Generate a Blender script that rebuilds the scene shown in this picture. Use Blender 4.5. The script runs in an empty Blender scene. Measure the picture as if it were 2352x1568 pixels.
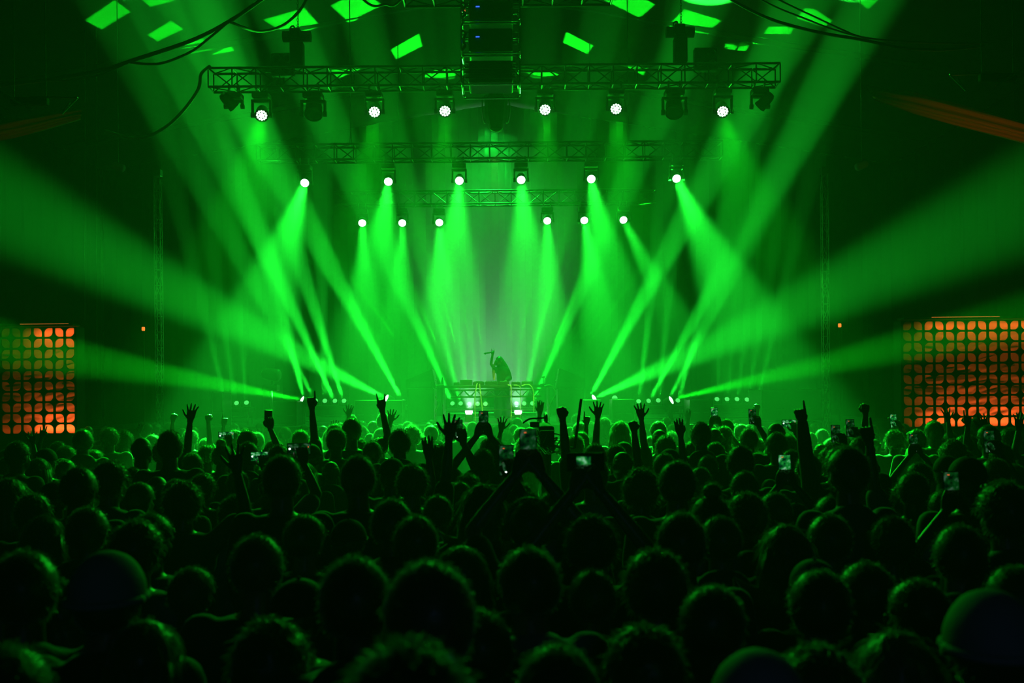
import bpy, bmesh, math, random
from mathutils import Vector, Matrix, noise
from math import radians as R, sin, cos, pi

# ------------------------------------------------------------------ camera, haze, exposure
F = 2352*35/36; HZ = 900; CZ = 2.05; ROLL = R(0.5)
def P(px, py, d):
    "the point of the place seen at a pixel of the photograph, d metres into the hall"
    u = (px-1176)/F; v = (HZ-py)/F
    U = u*cos(ROLL)+v*sin(ROLL); V = -u*sin(ROLL)+v*cos(ROLL)
    return Vector((U*d, d, CZ+V*d))
sc = bpy.context.scene
C = sc.collection
cam = bpy.data.cameras.new('camera'); co = bpy.data.objects.new('camera', cam); C.objects.link(co); sc.camera = co
co.location = (0, 0, CZ)
co.rotation_euler = (Matrix.Rotation(pi/2, 4, 'X') @ Matrix.Rotation(-ROLL, 4, 'Z')).to_euler()
cam.lens = 35; cam.sensor_width = 36; cam.shift_y = 116/2352; cam.clip_start = 0.05; cam.clip_end = 200
cam.dof.use_dof = True; cam.dof.focus_distance = 17; cam.dof.aperture_fstop = 3.2
sc.view_settings.view_transform = 'Standard'; sc.view_settings.look = 'None'
sc.view_settings.exposure = 0.0; sc.view_settings.gamma = 1; sc.view_settings.use_curve_mapping = False
cy = sc.cycles
cy.max_bounces = 3; cy.diffuse_bounces = 0; cy.glossy_bounces = 1; cy.transmission_bounces = 1; cy.volume_bounces = 0
cy.transparent_max_bounces = 4; cy.sample_clamp_indirect = 4; cy.use_adaptive_sampling = True; cy.adaptive_threshold = 0.035; cy.use_denoising = True; cy.caustics_reflective = False; cy.caustics_refractive = False

w = bpy.data.worlds.new('world'); sc.world = w; w.use_nodes = True; nt = w.node_tree; nt.nodes.clear()
_o = nt.nodes.new('ShaderNodeOutputWorld'); _v = nt.nodes.new('ShaderNodeVolumeScatter'); _b = nt.nodes.new('ShaderNodeBackground')
_b.inputs[0].default_value = (0, 0, 0, 1)
_v.inputs['Density'].default_value = 0.011; _v.inputs['Anisotropy'].default_value = 0.35
nt.links.new(_v.outputs[0], _o.inputs['Volume']); nt.links.new(_b.outputs[0], _o.inputs['Surface'])

# ------------------------------------------------------------------ lamps' light
GREEN = (0.006, 1.0, 0.015); PALE = (0.014, 1.0, 0.040); K = 2.3
def light(name, a, b, ang, power, col=GREEN, r=0.07, blend=0.5):
    l = bpy.data.lights.new(name, 'SPOT'); o = bpy.data.objects.new(name, l); C.objects.link(o)
    o.location = a; o.rotation_euler = (b-a).to_track_quat('-Z', 'Y').to_euler()
    l.energy = power*K; l.color = col; l.spot_size = R(ang); l.spot_blend = blend; l.shadow_soft_size = r
    return o
# beams of the rig: (lens pixel, depth of the lens, pixel and depth the beam heads for)
TOP = [(601, 265, 18, 540, 640, 11, 24, 1500), (860, 257, 18, 835, 640, 11, 22, 1200), (1022, 255, 18, 1012, 640, 11, 20, 1100),
       (1252, 252, 18, 1262, 640, 11, 20, 1100), (1415, 250, 18, 1440, 640, 11, 22, 1200), (1660, 256, 18, 1760, 640, 11, 24, 1500)]
MID = [(700, 420, 22, 630, 640, 14, 13, 5200), (892, 417, 22, 868, 640, 14, 13, 4200), (1055, 415, 22, 1040, 640, 14, 13, 4200),
       (1197, 413, 22, 1212, 640, 14, 13, 4200), (1358, 411, 22, 1398, 640, 14, 13, 4200), (1554, 410, 22, 1660, 640, 14, 13, 5200)]
UPS = [(832, 512, 26, 838, 700, 19, 10, 3800), (924, 512, 26, 920, 700, 19, 10, 3800), (1009, 511, 26, 1014, 700, 19, 11, 4200),
       (1257, 507, 26, 1262, 700, 19, 11, 4200), (1342, 506, 26, 1372, 700, 19, 11, 4200), (1432, 505, 26, 1530, 700, 19, 10, 3600)]
# floor lamps: lens pixel, then a pixel the beam passes, spread, power
FLOOR = [(521, 925, 441, 600, 4, 3000), (543, 925, 492, 600, 4, 2600), (566, 924, 545, 600, 4, 2300),
         (701, 921, 655, 745, 5, 7000), (725, 920, 610, 700, 5, 5000), (746, 920, 741, 700, 4, 2600), (769, 920, 640, 640, 5, 9000), (790, 920, 700, 640, 5, 7000),
         (926, 922, 806, 700, 5, 10000), (1039, 926, 935, 690, 5, 7000), (1058, 926, 985, 640, 4.5, 4500),
         (1077, 927, 1036, 640, 4, 2600), (1097, 927, 1072, 640, 4, 2200), (1115, 927, 1100, 640, 4, 1800), (1186, 926, 1205, 640, 4, 2200),
         (1204, 926, 1262, 640, 4.5, 4200), (1223, 926, 1345, 640, 5, 7000), (1350, 921, 1475, 690, 5, 9000),
         (1467, 921, 1500, 640, 4, 3200), (1490, 920, 1620, 690, 5, 8000), (1512, 919, 1540, 640, 4, 3200), (1535, 919, 1665, 660, 5, 7000), (1557, 919, 1655, 560, 5, 6000),
         (1647, 916, 1660, 560, 4, 1300), (1670, 916, 1700, 560, 4, 1300), (1693, 916, 1735, 560, 4, 1800), (1716, 917, 1780, 560, 4, 2300), (1739, 918, 1825, 560, 4, 3600)]
FD = 24.6
def floor_d(x): return 26.5 if 1000 < x < 1300 else FD      # the bank seen under the desk stands further back
for row in (TOP, MID, UPS):
    for x, y, d, tx, ty, td, ang, pw in row:
        td = {11: 13.5, 14: 17, 19: 21}[td]
        a = P(x, y, d); b = P(tx, ty, td); n = (b-a).normalized()
        light('beam_light', a+n*0.04, b, ang*(.75 if row is TOP else .8), pw*(1.5 if row is TOP else 4.3), GREEN if row is TOP else PALE, r=0.09)
        light('spill_light', a+n*0.03, a+Vector((0, -1, -.5)), 105, 62, r=0.10, blend=0.6)
for x, y, tx, ty, ang, pw in FLOOR:
    a = P(x, y, floor_d(x)); b = P(tx, ty, floor_d(x)-1.6); n = (b-a).normalized()
    n2 = (n*.55+Vector((0, -1, 0))*.8).normalized()
    light('beam_light', a+n2*0.10, b, ang*1.45, pw*(4.5 if x < 600 or x > 1600 else 6.5 if (x in (701, 725, 1490, 1512, 1535, 1557)) else 10.5), PALE, r=0.05, blend=0.35)
# the two wide side washes and their lower, thinner companions
light('wash_light', P(886, 914, 24), P(0, 470, 19), 15, 50000, PALE, r=0.05, blend=0.9)
light('wash_light', P(1366, 914, 24), P(2352, 470, 19), 15, 50000, PALE, r=0.05, blend=0.9)
light('wash_light', P(690, 917, 24), P(0, 790, 14), 5, 40000, r=0.04, blend=0.9)
light('wash_light', P(1545, 916, 24), P(2352, 730, 14), 5, 40000, r=0.04, blend=0.9)
# white lamps on the deck behind the desk
for x in (1077, 1190):
    light('white_light', P(x, 940, 25.25), P(1133+(x-1133)*0.5, 760, 29), 48, 7500, (0.50, 1.0, 0.68), 0.05, 0.9)
light('desk_front_light', P(1137, 335, 18), P(1137, 905, 24.4), 17, 900, (0.45, 1.0, 0.15), 0.08, 0.6)
light('mixing_desk_glow', Vector((.4, -1.6, 2.5)), Vector((0, 4, 1.4)), 120, 1.2, (.25, .35, 1.0), .25, 1.0)
light('stage_fill_light', P(1130, 300, 27), P(1130, 900, 27), 120, 3500, (0.008, 1, 0.05), 0.4, 1.0)  # added fill, not a known lamp; lifts the green haze behind the desk

# ------------------------------------------------------------------ helpers
def mat(name, col, rough=0.5, metal=0.0, spec=0.5, emit=None, estr=0.0, var=0.0, bump=0.0, bscale=40, sheen=0.0, coat=0.0):
    m = bpy.data.materials.new(name); m.use_nodes = True; N = m.node_tree.nodes; L = m.node_tree.links
    b = N['Principled BSDF']
    b.inputs['Base Color'].default_value = (*col, 1); b.inputs['Roughness'].default_value = rough
    b.inputs['Metallic'].default_value = metal; b.inputs['Specular IOR Level'].default_value = spec
    if coat: b.inputs['Coat Weight'].default_value = coat; b.inputs['Coat Roughness'].default_value = .32; b.inputs['Coat IOR'].default_value = 1.6
    if sheen: b.inputs['Sheen Weight'].default_value = sheen; b.inputs['Sheen Roughness'].default_value = 0.3
    if emit: b.inputs['Emission Color'].default_value = (*emit, 1); b.inputs['Emission Strength'].default_value = estr
    if var or bump:
        tc = N.new('ShaderNodeTexCoord'); nz = N.new('ShaderNodeTexNoise'); nz.inputs['Scale'].default_value = bscale; nz.inputs['Detail'].default_value = 4
        L.new(tc.outputs['Object'], nz.inputs['Vector'])
        if var:
            mx = N.new('ShaderNodeMix'); mx.data_type = 'RGBA'
            mx.inputs[6].default_value = (*[c*(1-var) for c in col], 1); mx.inputs[7].default_value = (*[min(1, c*(1+var)) for c in col], 1)
            L.new(nz.outputs['Fac'], mx.inputs[0]); L.new(mx.outputs[2], b.inputs['Base Color'])
        if bump:
            bp = N.new('ShaderNodeBump'); bp.inputs['Strength'].default_value = bump; bp.inputs['Distance'].default_value = 0.02
            L.new(nz.outputs['Fac'], bp.inputs['Height']); L.new(bp.outputs[0], b.inputs['Normal'])
    return m
def randmat(name, stops, rough, spec=0.5, sheen=0.0, bump=0.0, bscale=60, coat=0.0):
    "one procedural material whose colour differs from object to object"
    m = mat(name, stops[0][1], rough, spec=spec, sheen=sheen, bump=bump, bscale=bscale, var=0.0, coat=coat)
    N = m.node_tree.nodes; L = m.node_tree.links
    oi = N.new('ShaderNodeObjectInfo'); cr = N.new('ShaderNodeValToRGB'); cr.color_ramp.interpolation = 'CONSTANT'
    while len(cr.color_ramp.elements) < len(stops): cr.color_ramp.elements.new(0.5)
    for e, (p, c) in zip(cr.color_ramp.elements, stops): e.position = p; e.color = (*c, 1)
    L.new(oi.outputs['Random'], cr.inputs[0]); L.new(cr.outputs[0], N['Principled BSDF'].inputs['Base Color'])
    return m
M = dict(
    black=mat('black_paint', (.010, .010, .010), .5, bump=.1), steel=mat('dark_aluminium', (.16, .16, .17), .32, .9, bump=.05, bscale=80),
    chrome=mat('bright_metal', (.6, .6, .62), .2, 1.0), rubber=mat('cable_rubber', (.015, .015, .015), .4), paleCable=mat('pale_cable', (.75, .8, .35), .4, emit=None),
    case=mat('flightcase_laminate', (.03, .03, .03), .5, var=.3, bump=.2, bscale=20), edge=mat('case_edging', (.45, .45, .45), .3, 1.0),
    wood=mat('ply_edge', (.10, .08, .06), .6, var=.3, bscale=10),
    grille=mat('speaker_grille', (.03, .03, .03), .7, bump=.5, bscale=200), drape=mat('black_drape', (.004, .004, .004), 1.0, spec=0.0, var=.3, bscale=3),
    tent=mat('tent_fabric', (.22, .22, .22), .8, var=.15, bscale=1.2), deck=mat('deck_ply', (.03, .03, .03), .6, var=.3, bscale=6),
    floor=mat('floor_concrete', (.03, .03, .03), .7, var=.3, bscale=3), rib=mat('tent_rib', (.02, .02, .02), .6),
    lens=mat('lit_lens', (.8, .8, .8), .3, emit=(.45, 1.0, .55), estr=6), cell=mat('lit_led_cell', (.8, .8, .8), .3, emit=(.6, 1.0, .65), estr=6),
    ring=mat('lens_bezel', (.01, .01, .01), .4), parlens=mat('floor_lamp_lens', (.5, .6, .5), .15, emit=(.12, 1.0, .2), estr=.8),
    white=mat('white_lamp_lens', (.8, .8, .8), .3, emit=(.8, 1.0, .9), estr=12), dimlens=mat('unlit_lens', (.10, .12, .10), .08, spec=1.0),
    blue=mat('blue_indicator', (.1, .1, .8), .4, emit=(.03, .1, 1.0), estr=2.2), red=mat('red_indicator', (.8, .1, .05), .4, emit=(1, .15, .05), estr=1.2),
    amber=mat('amber_lamp', (.8, .3, .05), .4, emit=(1, .22, .03), estr=1.5),
    orange=mat('orange_cloth', (.80, .33, .19), .8), lattice=mat('lattice_board', (.005, .005, .005), .8, spec=.2), batten=mat('orange_led_batten', (.8, .3, .1), .4, emit=(1, .22, .04), estr=1.6),
    glass=mat('bottle_plastic', (.5, .6, .55), .1, spec=.8), skin=randmat('skin', [(0, (.42, .25, .17)), (.35, (.30, .17, .10)), (.6, (.50, .32, .23)), (.82, (.14, .07, .045))], .42, bump=.05, coat=.7),
    hair=randmat('hair', [(0, (.03, .022, .016)), (.4, (.06, .04, .025)), (.7, (.11, .07, .04)), (.88, (.30, .22, .12))], .42, spec=1.0, coat=1.0, sheen=1.0, bump=.4, bscale=90),
    shirt=randmat('shirt_cloth', [(0, (.03, .03, .03)), (.25, (.08, .08, .09)), (.45, (.18, .16, .16)), (.6, (.06, .07, .14)), (.72, (.40, .39, .37)), (.88, (.60, .60, .57))], .7, spec=.4, sheen=.8, bump=.3, bscale=14),
    trouser=randmat('trouser_cloth', [(0, (.02, .02, .022)), (.5, (.03, .04, .08)), (.8, (.08, .07, .05))], .8, spec=.2),
    cap=randmat('cap_cloth', [(0, (.02, .02, .022)), (.4, (.04, .04, .05)), (.7, (.25, .24, .24)), (.85, (.10, .03, .03))], .7, spec=.3, sheen=.4, bump=.2, bscale=50),
    phonebody=mat('phone_body', (.01, .01, .01), .25, spec=.7), white_shirt=mat('pale_cloth', (.6, .6, .62), .75, bump=.2, bscale=12),
    blond=mat('blond_hair', (.50, .30, .12), .45, spec=.6, sheen=.5, bump=.5, bscale=60), dark_cloth=mat('dark_stage_clothes', (.012, .016, .014), .8),
)
def screenmat(name, stage=True, strength=0.9):
    m = mat(name, (.01, .01, .01), .2); N = m.node_tree.nodes; L = m.node_tree.links; b = N['Principled BSDF']
    tc = N.new('ShaderNodeTexCoord'); nz = N.new('ShaderNodeTexNoise'); nz.inputs['Scale'].default_value = 30; nz.inputs['Detail'].default_value = 3
    L.new(tc.outputs['Object'], nz.inputs['Vector'])
    cr = N.new('ShaderNodeValToRGB'); e = cr.color_ramp.elements
    e[0].position = .40; e[0].color = (0, .02, .01, 1); e[1].position = .70; e[1].color = (.5, 1, .7, 1)
    n = e.new(.55); n.color = (.01, .35, .04, 1)
    L.new(nz.outputs['Fac'], cr.inputs[0]); L.new(cr.outputs[0], b.inputs['Emission Color']); b.inputs['Emission Strength'].default_value = strength
    return m
M['screen'] = screenmat('phone_screen_picture', strength=.12)
M['brightscreen'] = screenmat('bright_phone_screen', strength=.7)

def link(name, bm, m, parent=None, smooth=False, loc=None):
    me = bpy.data.meshes.new(name); bm.to_mesh(me); bm.free()
    me.materials.append(m)
    if smooth: me.polygons.foreach_set('use_smooth', [True]*len(me.polygons))
    o = bpy.data.objects.new(name, me); C.objects.link(o)
    if parent: o.parent = parent
    if loc is not None: o.location = loc
    return o
def tag(o, label=None, cat=None, group=None, kind=None):
    if label: o['label'] = label
    if cat: o['category'] = cat
    if group: o['group'] = group
    if kind: o['kind'] = kind
    return o
def thing(name, label, cat, loc=(0, 0, 0), rz=0.0, group=None):
    o = bpy.data.objects.new(name, None); C.objects.link(o); o.empty_display_size = .1
    o.location = loc; o.rotation_euler = (0, 0, rz)
    return tag(o, label, cat, group)
def dup(src, parent=None):
    c = src.copy(); C.objects.link(c)
    if parent: c.parent = parent
    for ch in src.children: dup(ch, c)
    return c
def box(bm, c, s, rot=None, bev=0.0):
    r = bmesh.ops.create_cube(bm, size=1); vs = r['verts']
    bmesh.ops.scale(bm, vec=s, verts=vs)
    if bev:
        es = list({e for v in vs for e in v.link_edges}); rr = bmesh.ops.bevel(bm, geom=es, offset=bev, segments=2, affect='EDGES', profile=.5)
        vs = list({v for f in rr['faces'] for v in f.verts} | {v for v in vs if v.is_valid})
    if rot is not None: bmesh.ops.transform(bm, matrix=rot, verts=vs)
    bmesh.ops.translate(bm, vec=c, verts=vs)
    return vs
def cyl(bm, a, b, r1, r2=None, seg=10, caps=True):
    a = Vector(a); b = Vector(b); d = b-a
    if d.length < 1e-6: return
    q = d.to_track_quat('Z', 'Y').to_matrix().to_4x4()
    bmesh.ops.create_cone(bm, cap_ends=caps, segments=seg, radius1=r1, radius2=r1 if r2 is None else r2, depth=d.length, matrix=Matrix.Translation((a+b)/2) @ q)
def ball(bm, c, r, s=(1, 1, 1), u=12, v=8, rot=None):
    m = Matrix.Translation(c) @ (rot or Matrix()) @ Matrix.Diagonal((*s, 1))
    bmesh.ops.create_uvsphere(bm, u_segments=u, v_segments=v, radius=r, matrix=m)
def chain(bm, pts, rs, seg=10):
    for i, p in enumerate(pts):
        ball(bm, p, rs[i], u=seg, v=max(6, seg//2+1))
        if i: cyl(bm, pts[i-1], p, rs[i-1], rs[i], seg, caps=False)
def tube(bm, pts, r, seg=6, sub=8):
    "smooth tube through the points"
    P_ = [Vector(p) for p in pts]; out = []
    n = len(P_)
    for i in range(n-1):
        p0, p1, p2, p3 = P_[max(i-1, 0)], P_[i], P_[i+1], P_[min(i+2, n-1)]
        for k in range(sub):
            t = k/sub
            out.append(.5*((2*p1)+(-p0+p2)*t+(2*p0-5*p1+4*p2-p3)*t*t+(-p0+3*p1-3*p2+p3)*t**3))
    out.append(P_[-1]); rings = []
    for i, p in enumerate(out):
        t = (out[min(i+1, len(out)-1)]-out[max(i-1, 0)]).normalized()
        x = t.cross(Vector((.123, .2, .97))).normalized(); y = t.cross(x)
        rings.append([bm.verts.new(p+x*r*cos(2*pi*k/seg)+y*r*sin(2*pi*k/seg)) for k in range(seg)])
    for a, b in zip(rings, rings[1:]):
        for k in range(seg): bm.faces.new((a[k], a[(k+1) % seg], b[(k+1) % seg], b[k]))
    bm.faces.new(rings[0][::-1]); bm.faces.new(rings[-1])
def lathe(bm, prof, seg=20, mtx=None):
    "profile of (radius, height) turned about Z"
    rings = [[bm.verts.new(Vector((r*cos(2*pi*k/seg), r*sin(2*pi*k/seg), z))) for k in range(seg)] for r, z in prof]
    for a, b in zip(rings, rings[1:]):
        for k in range(seg): bm.faces.new((a[k], a[(k+1) % seg], b[(k+1) % seg], b[k]))
    bm.faces.new(rings[0][::-1]); bm.faces.new(rings[-1])
    if mtx is not None: bmesh.ops.transform(bm, matrix=mtx, verts=[v for r in rings for v in r])
def new(): return bmesh.new()
def aim(n):
    "rotation that takes +Z to direction n"
    return Vector(n).normalized().to_track_quat('Z', 'Y').to_matrix().to_4x4()
rnd = random.Random(7)
ORD = ['', 'first', 'second', 'third', 'fourth', 'fifth', 'sixth', 'seventh', 'eighth', 'ninth', 'tenth', 'eleventh', 'twelfth', 'thirteenth', 'fourteenth', 'fifteenth',
       'sixteenth', 'seventeenth', 'eighteenth', 'nineteenth', 'twentieth', 'twenty-first', 'twenty-second', 'twenty-third', 'twenty-fourth']

# ------------------------------------------------------------------ the tent hall
XL, XR, YB, XM = -13.5, 12.7, 33.0, -0.45
def ceil_z(x): return 11.6-0.16*abs(x-XM)
def struct(name, bm, m): return tag(link(name, bm, m), kind='structure')
bm = new(); box(bm, ((XL+XR)/2, 15, -.1), (XR-XL+.4, 38, .2)); struct('floor', bm, M['floor'])
def drapewall(name, a, b, h, m=M['drape']):
    bm = new(); n = 120; a = Vector(a); b = Vector(b); t = (b-a).normalized(); k = Vector((-t.y, t.x, 0))
    rows = []
    for i in range(n+1):
        p = a.lerp(b, i/n)+k*(.07*sin(i*1.9)+.04*sin(i*.7))
        hh = h(p.x) if callable(h) else h
        rows.append((bm.verts.new(p), bm.verts.new(p+Vector((0, 0, hh)))))
    for p, q in zip(rows, rows[1:]): bm.faces.new((p[0], q[0], q[1], p[1]))
    bmesh.ops.solidify(bm, geom=bm.faces[:], thickness=.03)
    struct(name, bm, m)
drapewall('wall_back', (XL, YB, 0), (XR, YB, 0), lambda x: ceil_z(x))
drapewall('wall_left', (XL, -4, 0), (XL, YB, 0), ceil_z(XL))
drapewall('wall_right', (XR, -4, 0), (XR, YB, 0), ceil_z(XR))
bm = new()
for s, x in ((0, XL), (1, XR)):
    vs = [bm.verts.new(q) for q in ((XM, -4, ceil_z(XM)), (XM, YB, ceil_z(XM)), (x, YB, ceil_z(x)), (x, -4, ceil_z(x)))]
    bm.faces.new(vs)
bmesh.ops.solidify(bm, geom=bm.faces[:], thickness=-.04)
struct('ceiling', bm, M['tent'])
for i, y in enumerate((13.0, 18.5, 24.0, 29.5)):       # tent ribs under the roof skin
    bm = new(); tube(bm, [(XL+.1, y, ceil_z(XL)-.12), ((XL+XM)/2, y, ceil_z((XL+XM)/2)-.10), (XM, y, ceil_z(XM)-.12), ((XR+XM)/2, y, ceil_z((XR+XM)/2)-.10), (XR-.1, y, ceil_z(XR)-.12)], .07, 6)
    struct('trim_%d' % (i+1), bm, M['rib'])
# stage deck, a structure
DK = 1.30
bm = new(); box(bm, (-.45, 27.1, DK/2), (19.5, 9.0, DK)); bmesh.ops.translate(bm, vec=(0, 0, 0), verts=bm.verts); struct('floor_stage', bm, M['deck'])

# light patches on the roof skin: added unseen spots, masked to each outline
def ceil_hit(px, py):
    o = Vector((0, 0, CZ)); d = (P(px, py, 1)-o)
    best = None
    for s in (-1, 1):       # z = 11.6 - .16*s*(x-XM)
        den = d.z+.16*s*d.x
        t = (11.6+.16*s*XM-CZ)/den
        x = d.x*t
        if (x-XM)*s >= -1e-6: best = t
    return o+d*(best or 25)
def gobo(src, corners, power, blur=.006, col=GREEN):
    c = sum(corners, Vector())/len(corners)
    ang = 2*max((p-src).angle(c-src) for p in corners)+.03
    o = light('patch_light', src, c, math.degrees(ang), power, col, .02, .1)
    l = o.data; l.use_nodes = True; nt = l.node_tree; N = nt.nodes; L = nt.links; N.clear()
    out = N.new('ShaderNodeOutputLight'); em = N.new('ShaderNodeEmission'); L.new(em.outputs[0], out.inputs[0])
    g = N.new('ShaderNodeNewGeometry'); cd = (c-src).normalized(); prev = None; n = len(corners)
    for i in range(n):
        nn = (corners[i]-src).cross(corners[(i+1) % n]-src).normalized()
        if nn.dot(cd) < 0: nn = -nn
        d = N.new('ShaderNodeVectorMath'); d.operation = 'DOT_PRODUCT'; d.inputs[1].default_value = nn; L.new(g.outputs['Incoming'], d.inputs[0])
        m = N.new('ShaderNodeMath'); m.operation = 'MULTIPLY_ADD'; m.use_clamp = True; m.inputs[1].default_value = 1/blur; m.inputs[2].default_value = 0
        L.new(d.outputs['Value'], m.inputs[0])
        if prev is None: prev = m.outputs[0]
        else:
            q = N.new('ShaderNodeMath'); q.operation = 'MULTIPLY'; L.new(prev, q.inputs[0]); L.new(m.outputs[0], q.inputs[1]); prev = q.outputs[0]
    L.new(prev, em.inputs['Strength'])
PATCH = [[(193, 47), (262, -2), (302, 27), (234, 69)], [(300, -20), (440, -20), (400, 3), (345, 17)], [(337, 80), (393, 46), (422, 67), (362, 96)],
         [(405, 104), (460, 85), (480, 100), (425, 117)], [(487, 124), (530, 104), (540, 117), (489, 126)], [(603, 45), (700, 17), (732, 54), (650, 75)],
         [(758, 13), (830, -25), (880, 12), (800, 51)], [(896, 114), (963, 76), (971, 106), (910, 137)], [(760, 160), (830, 158), (775, 182)],
         [(965, 178), (1000, 160), (1060, 158), (1040, 180)], [(1385, 0), (1440, -25), (1506, 10), (1470, 42)], [(1536, 55), (1572, 20), (1660, 47), (1615, 80)],
         [(1300, 72), (1292, 98), (1350, 125), (1364, 105)], [(1828, 42), (1848, 18), (1872, 20), (1914, 48), (1893, 63)], [(1766, 60), (1826, 62), (1815, 80), (1753, 78)],
         [(1710, 83), (1765, 87), (1755, 103), (1700, 99)], [(1668, 97), (1722, 104), (1713, 118), (1660, 112)], [(1945, -14), (2035, -14), (1994, 23)],
         [(1435, 152), (1490, 155), (1478, 174)], [(1195, 160), (1250, 160), (1290, 172), (1230, 178)]]
for q in PATCH:
    cs = [ceil_hit(*p) for p in q]
    cx = sum(p[0] for p in q)/len(q)
    area = (cs[0]-cs[2]).length
    gobo(Vector((-.45+(cx-1130)*.0035, 27.5, 3.4)), cs, 14000, blur=.004)

# ------------------------------------------------------------------ trusses
def truss(name, label, a, b, s, cat='truss', step=None, cr=.024, group=None, m='steel', hung=False):
    a = Vector(a); b = Vector(b); L_ = (b-a).length; t = (b-a).normalized()
    up = Vector((0, 0, 1)) if abs(t.z) < .9 else Vector((0, 1, 0)); sx = t.cross(up).normalized(); up = sx.cross(t)
    root = thing(name, label, cat, a, group=group)
    q = [(sx*i+up*j)*s/2 for i, j in ((-1, -1), (1, -1), (1, 1), (-1, 1))]
    for o in q:
        bm = new(); cyl(bm, o, o+t*L_, cr, seg=8); link('chord', bm, M[m], root, True)
    n = max(2, round(L_/(step or s*1.25))); bm = new()
    for k in range(n+1):
        p = t*(L_*k/n)
        for i in range(4): cyl(bm, q[i]+p, q[(i+1) % 4]+p, cr*.55, seg=6)
        if k < n:
            p2 = t*(L_*(k+1)/n)
            for i in range(4):
                i2 = (i+1) % 4
                cyl(bm, q[i if k % 2 else i2]+p, q[i2 if k % 2 else i]+p2, cr*.5, seg=6)
    link('bracing', bm, M[m], root)
    if hung:
        for f in (.2, .8):
            p = t*(L_*f); bm = new()
            for o in (q[2], q[3]): cyl(bm, p+o, p+Vector((0, 0, s/2+.35)), .008, seg=6)
            cyl(bm, p+Vector((0, 0, s/2+.34)), p+Vector((0, 0, ceil_z(a.x+p.x)-a.z-.02)), .012, seg=6); link('suspension_cable', bm, M['black'], root)
    return root
zt = P(1130, 172, 18).z
truss('lighting_truss', 'long box truss over the front of the stage carrying the top row of lamps', (P(478, 172, 18).x, 18.17, zt), (P(1792, 164, 18).x, 18.17, zt), .34)
zm = P(1130, 345, 22).z
truss('lighting_truss', 'middle truss in green haze above the second row of lamps', (-5.6, 22.17, zm), (4.7, 22.17, zm), .34, m='black', hung=True)
zu = P(1130, 452, 26).z
truss('lighting_truss', 'rear truss above the lowest hanging row of six lamps', (-4.6, 26.17, zu), (3.8, 26.17, zu), .34, m='black', hung=True)
ztop = P(1176, 3, 15).z+.17
truss('lighting_truss', 'near truss at the top edge holding the caged projectors', (P(928, 3, 15).x, 15, ztop), (P(1405, 3, 15).x, 15, ztop), .34, hung=True)
for x, y, lab in ((362, 395, 'slim truss mast left of the stage'), (1893, 390, 'slim truss mast right of the stage')):
    p = P(x, y, 22); r = truss('truss_mast', lab+', standing from floor to mid height', (p.x, 22, 0), (p.x, 22, p.z-.1), .13, 'mast', step=.35, cr=.014, m='edge')
    bm = new(); box(bm, (0, 0, p.z-.02), (.17, .17, .15), bev=.01); link('head_block', bm, M['steel'], r)
    bm = new(); box(bm, (0, 0, .02), (.6, .6, .04)); link('base_plate', bm, M['steel'], r)

# ------------------------------------------------------------------ moving heads and lamps
def head_parts(root, n, lit='lens', scale=1.0, rad=.115, cells=False, top=.42):
    "base, yoke and head hanging under root's origin; the lens centre sits top metres below"
    s = scale; c = Vector((0, 0, -top)); n = Vector(n).normalized()
    bm = new(); box(bm, (0, 0, -.06*s), (.30*s, .26*s, .10*s), bev=.02*s); link('base', bm, M['black'], root)
    for k in (-.09*s, .09*s):
        bm = new(); cyl(bm, (k, 0, -.012), (k, 0, .06), .014, seg=8); box(bm, (k, 0, .075), (.03, .07, .05), bev=.008)
        for y_ in (-.030, .030): box(bm, (k, y_, .12), (.03, .010, .06), bev=.003)
        link('clamp', bm, M['chrome'], root)
    bm = new(); w_ = rad+.05*s
    box(bm, (0, 0, -.15*s), (2*w_+.04*s, .10*s, .05*s), bev=.012*s)
    for k in (-1, 1):
        box(bm, (k*w_, 0, (-.13*s-top-.03)/2), (.035*s, .10*s, top+.03-.13*s), bev=.012*s); cyl(bm, (k*(w_-.03), 0, -top), (k*(w_+.03), 0, -top), .045*s, seg=12)
    link('yoke', bm, M['black'], root)
    A = Matrix.Translation(c) @ aim(n)
    bm = new(); r = rad
    lathe(bm, [(r*.55, -.30*s), (r*.85, -.26*s), (r*1.0, -.16*s), (r*1.02, -.06*s), (r*1.08, -.03*s), (r*1.08, -.012)], 20, A @ Matrix.Translation((0, 0, 0)))
    h = link('head', bm, M['black'], root, True)
    bm = new(); lathe(bm, [(r*1.02, -.012), (r*1.10, -.01), (r*1.10, .012), (r*.96, .012), (r*.96, -.004)], 24, A); link('lens_ring', bm, M['ring'], h)
    bm = new()
    if cells:
        lathe(bm, [(r*.95, -.008), (r*.95, -.002)], 24, A); link('lens', bm, M['ring'], h)
        bm = new()
        spots = [(0, 0)]+[(r*.36*cos(a*pi/3+.3), r*.36*sin(a*pi/3+.3)) for a in range(6)]+[(r*.72*cos(a*pi/6), r*.72*sin(a*pi/6)) for a in range(12)]
        for x, y in spots: lathe(bm, [(r*.155, -.002), (r*.15, .006), (r*.08, .010)], 10, A @ Matrix.Translation((x, y, 0)))
        link('led_cluster', bm, M['cell'], h)
    else:
        lathe(bm, [(r*.95, -.006), (r*.9, .004), (r*.6, .012), (r*.2, .016)], 24, A); link('lens', bm, M[lit], h, True)
LR = ['leftmost', 'second from left', 'third from left', 'third from right', 'second from right', 'rightmost']
def hang(a, d):
    'distance from the lens up to the lower chord the clamps hook onto'
    return {18: zt, 22: zm, 26: zu}[d]-.17-.12-a.z
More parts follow.
